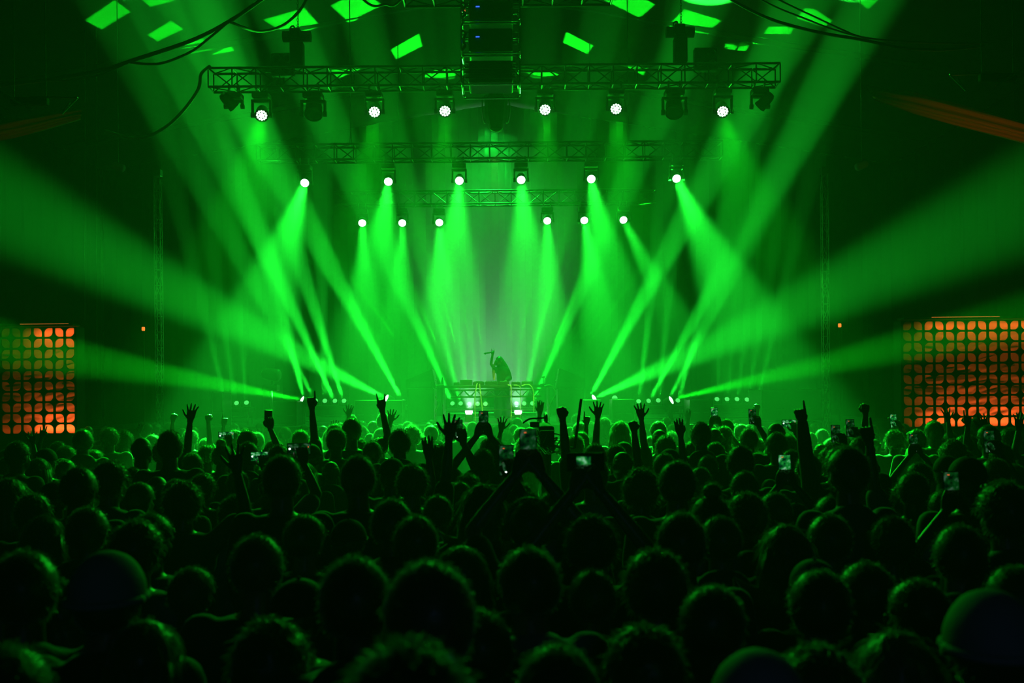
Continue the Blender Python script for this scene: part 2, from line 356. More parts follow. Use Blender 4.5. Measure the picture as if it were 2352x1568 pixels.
for row, rn, g in ((TOP, 'top', 'lit lamps of the top row'), (MID, 'middle', 'lit lamps of the middle row'), (UPS, 'lowest', 'lit lamps of the lowest hanging row')):
    for i, (x, y, d, tx, ty, td, ang, pw) in enumerate(row):
        a = P(x, y, d); b = P(tx, ty, td)
        ends = {0: 'at the left end', 1: 'second from the left', 2: 'just left of centre', 3: 'just right of centre', 4: 'second from the right', 5: 'at the right end'}[i]
        lab = ('green stage wash lamp with lit LED cells, top row, ' if row is TOP else 'glaring round green beam lamp, %s row, ' % rn)+ends
        td = {11: 13.5, 14: 17, 19: 21}[td]; b = P(tx, ty, td); TL = hang(a, d)
        r = thing('moving_head_lamp', lab, 'stage lamp', a+Vector((0, 0, TL)), group=g)
        head_parts(r, (b-a), 'lens', 1.0, .112 if row is TOP else (.098 if row is MID else .105), row is TOP, TL)
for x, y, n, lab in ((720, 262, (0.05, -.55, -.8), 'unlit moving head with a bright lower rim, between the first two top lamps'),
                     (1549, 258, (-.05, -.55, -.8), 'unlit moving head with a bright lower rim, before the last top lamp')):
    a = P(x, y, 18); TL = hang(a, 18); r = thing('moving_head_lamp', lab, 'stage lamp', a+Vector((0, 0, TL)), group='unlit lamps of the top row'); head_parts(r, n, 'dimlens', 1.15, .15, False, TL)
for x, y, lab in ((538, 245, 'dark slim fixture hanging at the left end of the top truss'), (1745, 245, 'dark slim fixture hanging at the right end of the top truss')):
    a = P(x, y, 18); TL = hang(a, 18); r = thing('moving_head_lamp', lab, 'stage lamp', a+Vector((0, 0, TL)), group='unlit lamps of the top row'); head_parts(r, (.6 if x < 1000 else -.6, .5, -.6), 'dimlens', 1.0, .10, False, TL)
# central profile spot seen from its rear, hanging under the projector cage
a = P(1139, 215, 18); a.z = zt-.17-.16; r = thing('profile_spot', 'dark profile spot hanging at the centre under the projector cages', 'stage lamp', a)
bm = new(); lathe(bm, [(.06, -.70), (.13, -.66), (.17, -.52), (.20, -.40), (.21, -.10), (.17, -.04), (.10, -.02)], 8); link('housing', bm, M['black'], r, False)
bm = new()
for k in (-1, 1): tube(bm, [(k*.12, -.02, -.03), (k*.235, -.02, -.10), (k*.24, -.02, -.42), (k*.20, -.02, -.55)], .015)
box(bm, (0, -.02, -.02), (.24, .05, .03), bev=.01); link('yoke', bm, M['chrome'], r, True)
bm = new(); tube(bm, [(-.14, -.10, -.58), (-.10, -.12, -.68), (0, -.13, -.73), (.10, -.12, -.68), (.14, -.10, -.58)], .008); link('rear_handle', bm, M['chrome'], r, True)
bm = new(); cyl(bm, (0, 0, -.02), (0, 0, .12), .02); box(bm, (0, 0, .13), (.08, .06, .08), bev=.01); link('clamp', bm, M['steel'], r)

# floor lamps on their risers
def par(x, y, tx, ty, lab, group):
    a = P(x, y, floor_d(x)); n = (P(tx, ty, floor_d(x)-1.6)-a).normalized()
    n2 = (n*.55+Vector((0, -1, 0))*.8).normalized()      # body tips back, face seen as a disc
    r = thing('floor_lamp_head', lab, 'stage lamp', a, group=group); r.scale = (.68, .68, .68)
    A = aim(n2); A = Matrix.Translation(n2*-.02) @ A
    bm = new(); lathe(bm, [(.05, -.22), (.09, -.19), (.108, -.10), (.11, -.02), (.115, 0)], 18, A); link('housing', bm, M['black'], r, True)
    bm = new(); lathe(bm, [(.112, -.005), (.120, 0), (.120, .010), (.104, .010)], 20, A); link('lens_ring', bm, M['ring'], r)
    bm = new(); lathe(bm, [(.103, .0), (.10, .006), (.07, .014), (.03, .017)], 20, A); link('lens', bm, M['parlens'], r, True)
    bm = new()
    for k in (-1, 1): box(bm, (k*.135, .05, -.06), (.015, .04, .17), bev=.004)
    box(bm, (0, .05, -.15), (.29, .08, .02), bev=.004); link('bracket', bm, M['steel'], r)
GR = {}
for x, y, tx, ty, ang, pw in FLOOR:
    k = 'outer left' if x < 600 else 'inner left' if x < 800 else 'left stack side' if x < 1000 else 'desk' if x < 1300 else 'right stack side' if x < 1400 else 'inner right' if x < 1600 else 'outer right'
    GR.setdefault(k, []).append((x, y, tx, ty))
WHERE = {'outer left': 'in the far-left trio of floor lamps', 'inner left': 'in the left bank of five floor lamps', 'desk': 'in the row seen under the DJ desk',
         'left stack side': 'beside the left speaker stack', 'right stack side': 'beside the right speaker stack', 'inner right': 'in the right bank of five floor lamps', 'outer right': 'in the far-right bank of five floor lamps'}
for k, v in GR.items():
    for i, q in enumerate(v):
        lab = 'round upward-tilted floor lamp '+('alone '+WHERE[k] if len(v) == 1 else ORD[i+1]+' from the left '+WHERE[k])
        par(*q, lab, 'green floor lamps along the stage')
    xs = [q[0] for q in v]; y0 = sum(q[1] for q in v)/len(v)
    fd = floor_d(min(xs)); a = P(min(xs)-13, y0, fd+.05); b = P(max(xs)+13, y0, fd+.05); top = a.z-.115
    wd = b.x-a.x; r = thing('lamp_riser', 'low black riser with steel rails carrying the floor lamps, '+{'desk': 'under the DJ desk'}.get(k, k+' group' if 'side' not in k else k.replace(' side', '')), 'riser', ((a.x+b.x)/2, fd+.05, DK), group='risers under the floor lamps')
    h = top-DK
    bm = new(); box(bm, (0, 0, h-.06), (wd, .5, .10), bev=.01); link('platform', bm, M['black'], r)
    for sx_ in (-1, 1):
        for sy_ in (-1, 1): bm = new(); cyl(bm, (sx_*(wd/2-.05), sy_*.2, 0), (sx_*(wd/2-.05), sy_*.2, h-.1), .02); link('leg', bm, M['steel'], r)
    bm = new(); tube(bm, [(-wd/2+.05, -.26, .08), (wd/2-.05, -.26, .08)], .015, 6, 1); tube(bm, [(-wd/2+.05, -.26, .20), (wd/2-.05, -.26, .20)], .012, 6, 1); link('front_rail', bm, M['chrome'], r)
for i, x in enumerate((1077, 1190)):
    a = P(x, 943, 25.2); r = thing('white_floor_lamp', 'small white floor lamp glaring upward under the %s half of the DJ desk' % ('left' if i == 0 else 'right'), 'stage lamp', (a.x, 25.2, a.z-.13), group='white lamps under the desk')
    bm = new(); box(bm, (0, 0, -.06), (.2, .2, .2), bev=.02); link('housing', bm, M['black'], r)
    bm = new(); lathe(bm, [(.07, .04), (.095, .09), (.095, .12), (.07, .13)], 18); link('lens', bm, M['white'], r, True)
    bm = new(); box(bm, (0, 0, (DK-a.z+.13-.16)/2), (.26, .26, max(.03, a.z-.13-.16-DK))); link('stand', bm, M['black'], r)
for x, y, s in ((884, 913, 1), (1368, 913, -1), (690, 917, 1), (1545, 917, -1)):
    side = 'left' if s == 1 else 'right'; big = abs(x-1130) < 300
    a = P(x, y, 24.05); d = Vector((-s*.8, -.45, .45)).normalized()
    r = thing('wash_lamp', ('broad wash lamp throwing the wide %s beam, beside the %s speaker stack' if big else 'narrow wash lamp throwing the low %s beam, by the %s lamp bank') % (side, side), 'stage lamp', a-d*.04+Vector((0, 0, -.0)), group='side wash lamps')
    bm = new(); lathe(bm, [(.06, -.22), (.10, -.18), (.11, -.03), (.11, 0)], 16, aim(d)); link('housing', bm, M['black'], r, True)
    bm = new(); lathe(bm, [(.10, .0), (.08, .01), (.03, .015)], 16, aim(d)); link('lens', bm, M['lens'], r, True)
    bm = new(); box(bm, (0, .1, (DK-a.z)/2-.05), (.12, .12, a.z-DK-.1), bev=.01); link('stand', bm, M['steel'], r)
# dark moving head standing in the left wide beam
a = P(622, 860, 22.6); r = thing('moving_head_lamp', 'dark moving head on a stand silhouetted in the wide left beam', 'stage lamp', (a.x, a.y, a.z), group='unlit lamps on stands')
bm = new(); lathe(bm, [(.06, -.22), (.12, -.16), (.14, 0), (.14, .18), (.10, .22)], 16, aim((1, -.2, -.12))); link('head', bm, M['black'], r, True)
bm = new(); box(bm, (0, 0, -.3), (.34, .28, .14), bev=.02); box(bm, (0, .14, -.12), (.06, .06, .3)); link('base', bm, M['black'], r)
bm = new(); cyl(bm, (0, 0, -.36), (0, 0, DK-a.z), .03); link('stand', bm, M['steel'], r)

# blinders, hoists
for x, y, lab in ((650, 150, 'square four-lamp blinder standing on the left of the top truss'), (1620, 138, 'square four-lamp blinder standing on the right of the top truss')):
    a = P(x, y, 18.25); r = thing('blinder_lamp', lab, 'stage lamp', a, group='blinders on the top truss')
    bm = new(); box(bm, (0, 0, 0), (.42, .16, .42), bev=.02); link('housing', bm, M['black'], r)
    for i in (-1, 1):
        for j in (-1, 1):
            bm = new(); lathe(bm, [(.085, 0), (.08, .02), (.04, .03)], 16, Matrix.Translation((i*.1, -.075, j*.1)) @ aim((0, -1, 0))); link('lamp_face', bm, M['dimlens'], r, True)
for x, y, lab in ((682, 84, 'left chain hoist holding up the top truss'), (1562, 74, 'right chain hoist holding up the top truss')):
    a = P(x, y, 18); r = thing('chain_hoist', lab+', motor and chain', 'hoist', a, group='chain hoists')
    bm = new(); cyl(bm, (-.25, 0, 0), (.25, 0, 0), .10, seg=16); box(bm, (-.02, 0, .02), (.2, .26, .2), bev=.03); link('motor', bm, M['black'], r)
    bm = new(); z1 = zt-a.z+.17
    box(bm, (.0, 0, (z1-.1)/2), (.24, .2, -z1-.12), bev=.02); link('chain_bag', bm, M['black'], r)
    bm = new(); z = .1; k = 0; zc = ceil_z(a.x)-a.z-.02
    while z < zc:
        m_ = Matrix.Translation((.02, 0, z)) @ Matrix.Rotation(pi/2*(k % 2), 4, 'Z')
        pts = [m_ @ Vector((.018*cos(t*pi/3), 0, .032*sin(t*pi/3))) for t in range(7)]; tube(bm, pts, .006, 4, 1); z += .05; k += 1
    link('chain', bm, M['steel'], r)
    bm = new(); tube(bm, [(-.1, 0, .08), (-.12, 0, .16), (-.06, 0, .19), (-.03, 0, .10)], .015); link('hook', bm, M['steel'], r)
# caged projectors
for i, (y0, y1) in enumerate(((12, 68), (73, 140), (146, 210))):
    a = P(1128, y1, 15); h = (y1-y0)/152.4; wd = .86
    r = thing('caged_projector', 'black projector in a tubular cage, %s of the hanging stack' % ('top', 'middle', 'bottom')[i], 'projector', a, group='caged projectors over the hall')
    bm = new()
    for yy in (-.35, .35):
        pts = []
        for (cx_, cz_, a0) in ((wd/2-.07, h-.07, 0), (-wd/2+.07, h-.07, 90), (-wd/2+.07, .07, 180), (wd/2-.07, .07, 270)):
            for t in (0, 30, 60, 90): pts.append((cx_+.07*cos(R(a0+t)), yy, cz_+.07*sin(R(a0+t))))
        tube(bm, pts+[pts[0]], .014, 6, 2)
    for px_ in (-wd/2, wd/2):
        for zz in (.07, h-.07): cyl(bm, (px_, -.35, zz), (px_, .35, zz), .014)
        for q in range(2 if i == 2 else 3): cyl(bm, (px_*.99, -.36, h*(.3+.2*q)), (px_*.74, -.36, h*(.3+.2*q)), .01)
    link('cage', bm, M['chrome'], r, True)
    bm = new(); box(bm, (0, 0, h*.5), (wd-.2, .6, h*.78), bev=.03)
    if i == 2:
        for q in range(4): box(bm, (0, -.34, .10+q*.075), (wd-.12, .05, .025))
    link('body', bm, M['black'], r)
    if i < 2:
        bm = new(); box(bm, (-.19, -.312, h*(.62 if i == 0 else .58)), (.055, .012, .014)); link('indicator', bm, M['blue'], r)
        bm = new(); tube(bm, [(-.42, -.3, h*.8), (-.36, -.42, h*.6), (-.4, -.4, h*.4), (-.37, -.42, h*.2), (-.41, -.38, .05)], .02); link('cable_loom', bm, M['rubber'], r, True)
    bm = new(); cyl(bm, (0, 0, h*.85), (0, 0, h+.035), .03); link('coupler', bm, M['steel'], r)
    if i == 0: bm = new(); box(bm, (-.38, -.37, h*.40), (.02, .01, .02)); link('warning_light', bm, M['red'], r)
# small pieces of rigging out at the sides of the hall
for x, y, s, lab in ((2300, 180, 1, 'dark rigging frame with streaks of light high on the right'), (60, 235, -1, 'dark rigging frame high on the left')):
    a = P(x, y, 12.5); r = thing('rigging_frame', lab, 'rigging', a)
    bm = new(); box(bm, (0, .1, .04), (.46, .10, .10), bev=.02); link('crossbar', bm, M['lattice'], r)
    bm = new(); zc = ceil_z(a.x)-a.z-.02
    for k in (-.2, .2): cyl(bm, (k, .1, .08), (k, .1, zc), .006)
    link('hanger', bm, M['black'], r)
    bm = new()
    cyl(bm, (-.12*s, -.1, -.12), (.28*s, -.3, .10), .014); cyl(bm, (.16*s, -.15, -.14), (.40*s, -.3, 0), .012); cyl(bm, (-.55*s, 0, .0), (-.45*s, 0, -.15), .012); cyl(bm, (-.65*s, 0, .05), (-.45*s, 0, -.15), .01); cyl(bm, (-.65*s, 0, .05), (0, .1, .1), .012)
    link('tube_arm', bm, M['chrome'], r)
for x, y, s, lab in ((272, 383, 1, 'small pale can lamp hanging high to the left of the left mast'), (1979, 380, -1, 'small pale can lamp hanging high to the right of the right mast')):
    a = P(x, y, 20); r = thing('can_lamp', lab, 'lamp', a, group='pale can lamps by the masts')
    bm = new(); lathe(bm, [(.05, -.13), (.075, -.08), (.08, .1), (.07, .12)], 14, aim((s*.9, -.2, -.35))); link('can', bm, M['white_shirt'], r, True)
    bm = new(); cyl(bm, (0, .0, .04), (0, 0, ceil_z(a.x)-a.z-.02), .008); link('drop_rod', bm, M['steel'], r)
for x, y, lab in ((1928, 747, 'tiny amber lamp on a thin pole beside the right mast'), (330, 755, 'tiny amber lamp on a thin pole beside the left mast')):
    a = P(x, y, 23.5); r = thing('pole_lamp', lab, 'lamp', (a.x, a.y, 0), group='tiny amber lamps')
    bm = new(); cyl(bm, (0, 0, 0), (0, 0, a.z-.05), .018); link('pole', bm, M['black'], r)
    bm = new(); box(bm, (0, -.02, a.z), (.07, .05, .09), bev=.015); link('lamp', bm, M['amber'], r)

# hanging cables
def cable(lab, pts, d, r=.02, m='rubber', name='hanging_cable', group='cables slung under the roof', n=1, sp=.05):
    bm = new()
    for k in range(n):
        o = Vector((rnd.uniform(-1, 1)*sp, rnd.uniform(-1, 1)*sp, rnd.uniform(-1, 1)*sp)) if k else Vector()
        tube(bm, [P(x, y, d[i] if isinstance(d, (list, tuple)) else d)+o*sin(pi*i/(len(pts)-1)) for i, (x, y) in enumerate(pts)], r, 6, 8)
    tag(link(name, bm, M[m], None, True), lab, 'cable', group)
cable('thick black cable bundle running up from the far left to the top edge', [(-40, 200), (115, 182), (240, 160), (300, 140), (440, 93), (530, 47), (610, -8), (660, -45)], 14, .028)
cable('black cable sagging below the bundle towards the left hoist chain', [(528, 50), (562, 64), (600, 72), (650, 58), (690, 22), (712, -20)], [14, 14.3, 14.8, 15.3, 15.7, 16], .022)
cable('loose strand drooping under the left cable bundle', [(300, 143), (340, 147), (380, 143), (440, 118), (480, 88), (528, 48)], 14, .018)
cable('set of fine strands fanning out at the left end of the cable bundle', [(90, 185), (160, 184), (215, 176), (260, 160), (300, 141)], 14, .010)
cable('dark cable hanging from the left end of the top truss', [(482, 152), (462, 170), (455, 205), (420, 255), (380, 292), (335, 315), (295, 316), (240, 300)], [18, 17.8, 17.8, 17.8, 17.7, 17.6, 17.6, 17.6], .03)
cable('bright-edged cable sweeping down to the right from the top edge', [(1640, -30), (1690, 5), (1760, 40), (1830, 62), (1900, 78), (1985, 92), (2060, 108), (2130, 114), (2185, 113), (2260, 105)], 13, .020)
cable('thin wire above the sweeping cable on the right', [(1715, -20), (1780, 15), (1850, 43), (1910, 66), (1985, 86), (2080, 96), (2185, 100), (2270, 98)], 13.1, .011)
cable('thin wire crossing the five-sided light patch on the right', [(1755, -20), (1800, 5), (1870, 38), (1930, 66), (1980, 85), (2060, 94), (2185, 99)], 12.9, .011)
cable('short cable loop at the top edge left of the projector stack', [(820, -20), (838, 2), (860, 14), (885, 10), (905, 12), (930, -10)], 14.6, .018)
for i, (x, y0, y1) in enumerate(((195, 210, 735), (222, 745, 890))):
    yt = HZ-(ceil_z(P(x, y0, 22).x)-CZ-.03)/22*F-(x-1176)*sin(ROLL); cable(('thin vertical line hanging to the left of the left mast', 'beaded vertical string of glints right of the left lattice')[i], [(x, yt), (x, (yt+y1)/2), (x, y1)], 22, .012)

# ------------------------------------------------------------------ stage furniture
def case(x0, x1, y0, d, lab, h=None, name='flight_case', dep=.7, m='case', group='cases and boxes along the stage'):
    a = P(x0, y0, d); b = P(x1, y0, d); wd = b.x-a.x; h = (a.z+b.z)/2-DK
    r = thing(name, lab, 'case', ((a.x+b.x)/2, d+dep/2, DK), group=group)
    bm = new(); box(bm, (0, 0, h/2), (wd, dep, h-.01), bev=.015); link('body', bm, M[m], r)
    bm = new()
    for sx_ in (-1, 1):
        for sy_ in (-1, 1): cyl(bm, (sx_*(wd/2-.012), sy_*(dep/2-.012), .01), (sx_*(wd/2-.012), sy_*(dep/2-.012), h), .016, seg=6)
    for zz in (.03, h-.01):
        for sy_ in (-1, 1): cyl(bm, (-wd/2, sy_*(dep/2-.01), zz), (wd/2, sy_*(dep/2-.01), zz), .013, seg=6)
    link('edging', bm, M['edge'], r)
    bm = new()
    for k in (-1, 1): tube(bm, [(k*wd*.22-.07, -dep/2-.002, h*.45), (k*wd*.22-.06, -dep/2-.03, h*.42), (k*wd*.22+.06, -dep/2-.03, h*.42), (k*wd*.22+.07, -dep/2-.002, h*.45)], .009)
    link('handle', bm, M['chrome'], r, True)
    return r
case(814, 868, 919, 23.3, 'black flight case between the left lamp bank and the left wide beam')
case(628, 682, 921, 23.4, 'black flight case just left of the left lamp bank')
case(486, 512, 900, 23.6, 'tall dark case at the outer edge of the far-left lamps')
case(1340, 1382, 918, 23.2, 'black case beside the right speaker stack')
case(1406, 1458, 917, 23.3, 'black flight case left of the right lamp bank')
case(1584, 1640, 917, 23.4, 'black flight case right of the right lamp bank')
case(1748, 1906, 894, 23.2, 'big black box closing the right end of the stage', name='stage_box', dep=1.2)
case(888, 924, 919, 23.3, 'small black case beside the left speaker stack')
# amber dome on the right case
a = P(1413, 917, 23.5); r = thing('dome_lamp', 'small pale dome glowing on the flight case left of the right lamp bank', 'lamp', (a.x, 23.6, a.z))
bm = new(); lathe(bm, [(.07, 0), (.07, .02)], 16); link('base', bm, M['black'], r)
bm = new(); lathe(bm, [(.065, .02), (.065, .04), (.05, .075), (.02, .09)], 16); link('dome', bm, M['parlens'], r, True)
# side speaker stacks
for s, x0, x1, yt_out, yt_in in ((-1, 932, 1000, 873, 848), (1, 1278, 1344, 870, 845)):
    d = 24.2; a = P(x0, 892, d); b = P(x1, 892, d); wd = b.x-a.x; side = 'left' if s < 0 else 'right'
    r = thing('subwoofer', 'tall black subwoofer at the %s end of the DJ desk' % side, 'speaker', ((a.x+b.x)/2, d+.4, DK), group='speaker stacks beside the desk')
    h = a.z-DK; bm = new(); box(bm, (0, 0, h/2), (wd*.92, .8, h-.005), bev=.02); link('cabinet', bm, M['black'], r)
    bm = new(); box(bm, (0, -.41, h/2), (wd*.80, .02, h*.9), bev=.005); link('grille', bm, M['grille'], r)
    zo = P(x0, yt_out, d).z; zi = P(x0, yt_in, d).z
    r = thing('monitor_speaker', 'black wedge monitor with sloping top standing on the %s subwoofer' % side, 'speaker', ((a.x+b.x)/2, d+.4, DK+h), group='speaker stacks beside the desk')
    bm = new(); xo, xi = (-wd/2, wd*.40) if s < 0 else (wd/2, -wd*.40)
    ps = [(xo, 0), (xi+(.08 if s < 0 else -.08), 0), (xi, zi-DK-h), (xo, zo-DK-h)]
    f = [bm.verts.new((x, -.40, z+.003)) for x, z in ps]; g = [bm.verts.new((x, .38, z+.003)) for x, z in ps]
    bm.faces.new(f); bm.faces.new(g[::-1])
    for k in range(4): bm.faces.new((f[k], g[k], g[(k+1) % 4], f[(k+1) % 4]))
    bmesh.ops.recalc_face_normals(bm, faces=bm.faces)
    bmesh.ops.bevel(bm, geom=bm.edges[:], offset=.015, segments=2, affect='EDGES'); link('cabinet', bm, M['black'], r)
    bm = new(); box(bm, (0, -.41, .10), (wd*.7, .02, .12), bev=.004); link('grille', bm, M['grille'], r)
    bm = new(); tube(bm, [(xi, -.1, .16), (xi-s*.06, -.1, .2), (xi-s*.06, .1, .2), (xi, .1, .16)], .012); link('handle', bm, M['steel'], r, True)
# the desk
TZ = P(1137, 884, 24.6).z; TX0 = P(1005, 884, 24.6).x; TX1 = P(1271, 884, 24.6).x; TC = (TX0+TX1)/2; TW = TX1-TX0
r = thing('dj_desk', 'long DJ desk with an open truss front, centre of the stage', 'desk', (TC, 24.9, DK)); th = TZ-DK
bm = new(); box(bm, (0, 0, th-.035), (TW, .85, .07), bev=.008); link('desk_top', bm, M['black'], r)
bm = new(); z1 = th-.12; z0 = th-.29; xa = P(1035, 900, 24.6).x-TC; xb = P(1243, 900, 24.6).x-TC
for yy in (-.36, -.10):
    cyl(bm, (xa, yy, z1), (xb, yy, z1), .022); cyl(bm, (xa, yy, z0), (xb, yy, z0), .022)
    n = 14
    for k in range(n):
        p = xa+(xb-xa)*k/n; q = xa+(xb-xa)*(k+1)/n; cyl(bm, (p, yy, z0 if k % 2 else z1), (q, yy, z1 if k % 2 else z0), .011, seg=6)
link('front_truss', bm, M['black'], r)
for sx_ in (-1, 1):
    for yy in (-.3, .3): bm = new(); cyl(bm, (sx_*(TW/2-.12), yy, 0), (sx_*(TW/2-.12), yy, th-.07), .025); link('leg', bm, M['steel'], r)
bm = new()
for sx_ in (-1, 1): cyl(bm, (sx_*(TW/2-.12), -.3, .15), (sx_*(TW/2-.12), .3, .15), .02)
cyl(bm, (-TW/2+.12, .3, .3), (TW/2-.12, .3, .3), .02); link('stretcher', bm, M['steel'], r)
GD = 24.75
def gear(x0, x1, y0, lab, name, cat, knobs=0, dep=.4):
    a = P(x0, y0, GD); b = P(x1, y0, GD); h = max(.03, a.z-TZ); wd = b.x-a.x
    r = thing(name, lab, cat, ((a.x+b.x)/2, GD+.05, TZ+.002), group='equipment on the DJ desk')
    bm = new(); box(bm, (0, 0, h/2), (wd, dep, h-.004), bev=.008); link('body', bm, M['black'], r)
    if knobs:
        bm = new()
        for k in range(knobs):
            for j in range(3): cyl(bm, (-wd/2+wd*(k+.5)/knobs, -dep*.3+j*.1, h-.006), (-wd/2+wd*(k+.5)/knobs, -dep*.3+j*.1, h+.015), .010, seg=8)
        link('knobs', bm, M['edge'], r)
    return r
r = gear(1057, 1084, 872, 'black box raised at the left of the DJ desk gear', 'control_box', 'equipment', 0, .3)
r = gear(1086, 1112, 877, 'flat media player left of the mixer on the desk', 'media_player', 'equipment', 2)
bm = new(); lathe(bm, [(.10, .08), (.10, .095), (.02, .098)], 24); link('jog_wheel', bm, M['steel'], r, True)
r = gear(1114, 1142, 876, 'flat mixer in the middle of the desk before the performer', 'mixer', 'equipment', 5)
r = gear(1144, 1170, 876, 'flat media player in front of the performer', 'media_player', 'equipment', 2)
bm = new(); lathe(bm, [(.10, .08), (.10, .095), (.02, .098)], 24); link('jog_wheel', bm, M['steel'], r, True)
r = gear(1174, 1196, 877, 'flat media player right of the performer', 'media_player', 'equipment', 2)
r = gear(1198, 1224, 876, 'flat effects unit at the right end of the desk gear', 'effects_unit', 'equipment', 4)
r = gear(1043, 1055, 878, 'low effects pedal left of the raised black box', 'effects_pedal', 'equipment', 1)
a = P(1016, 884, GD); r = thing('water_bottle', 'small clear bottle at the left end of the DJ desk', 'bottle', (a.x, GD, TZ+.002))
bm = new(); lathe(bm, [(.032, 0), (.035, .02), (.035, .12), (.015, .165), (.015, .175)], 14); link('body', bm, M['glass'], r, True)
bm = new(); lathe(bm, [(.017, .175), (.017, .195)], 12); link('cap', bm, M['white_shirt'], r)
a = P(1248, 884, GD); r = thing('gooseneck_stand', 'small gooseneck lamp on a round foot at the right end of the desk', 'lamp', (a.x, GD, TZ+.002))  # small bent stand; nothing marks it as a lamp
bm = new(); lathe(bm, [(.09, 0), (.08, .02), (.02, .03)], 16); link('base', bm, M['steel'], r, True)
bm = new(); tube(bm, [(0, 0, .03), (0, 0, .12), (.01, 0, .17), (.07, 0, .16)], .010); link('neck', bm, M['steel'], r, True)
bm = new(); lathe(bm, [(.03, 0), (.05, .04)], 12, Matrix.Translation((.0, 0, .165)) @ aim((-.2, 0, 1))); link('flared_tip', bm, M['steel'], r)
for lab, pts in (('pale cable curling down the left end of the DJ desk', [(1020, 884), (1003, 885), (997, 889), (996, 900), (1001, 914), (1008, 926), (1000, 944), (999, 967)]),
                 ('left one of the paired pale cables on the desk front', [(1097, 881), (1095, 884), (1091, 913), (1091, 940), (1091, 966)]),
                 ('right one of the paired pale cables on the desk front', [(1101, 881), (1102, 886), (1105, 913), (1108, 941), (1110, 962)]),
                 ('straight pale cable hanging below the performer', [(1166, 883), (1170, 885), (1174, 889), (1174, 930), (1174, 967)]),
                 ('dark green cable hanging between the two right-hand pale cables', [(1180, 884), (1190, 885), (1195, 892), (1196, 925), (1196, 960)]),
                 ('pale cable arching over the right part of the desk front', [(1198, 886), (1208, 883), (1218, 885), (1225, 898), (1226, 925), (1226, 946)]),
                 ('pale cable looping down the right end of the DJ desk', [(1250, 886), (1262, 884), (1271, 888), (1275, 904), (1268, 922), (1262, 936), (1264, 957)])):
    cable(lab, pts, 24.42, .014 if 'dark' not in lab else .009, 'paleCable', 'desk_cable', 'cables hanging over the desk front')

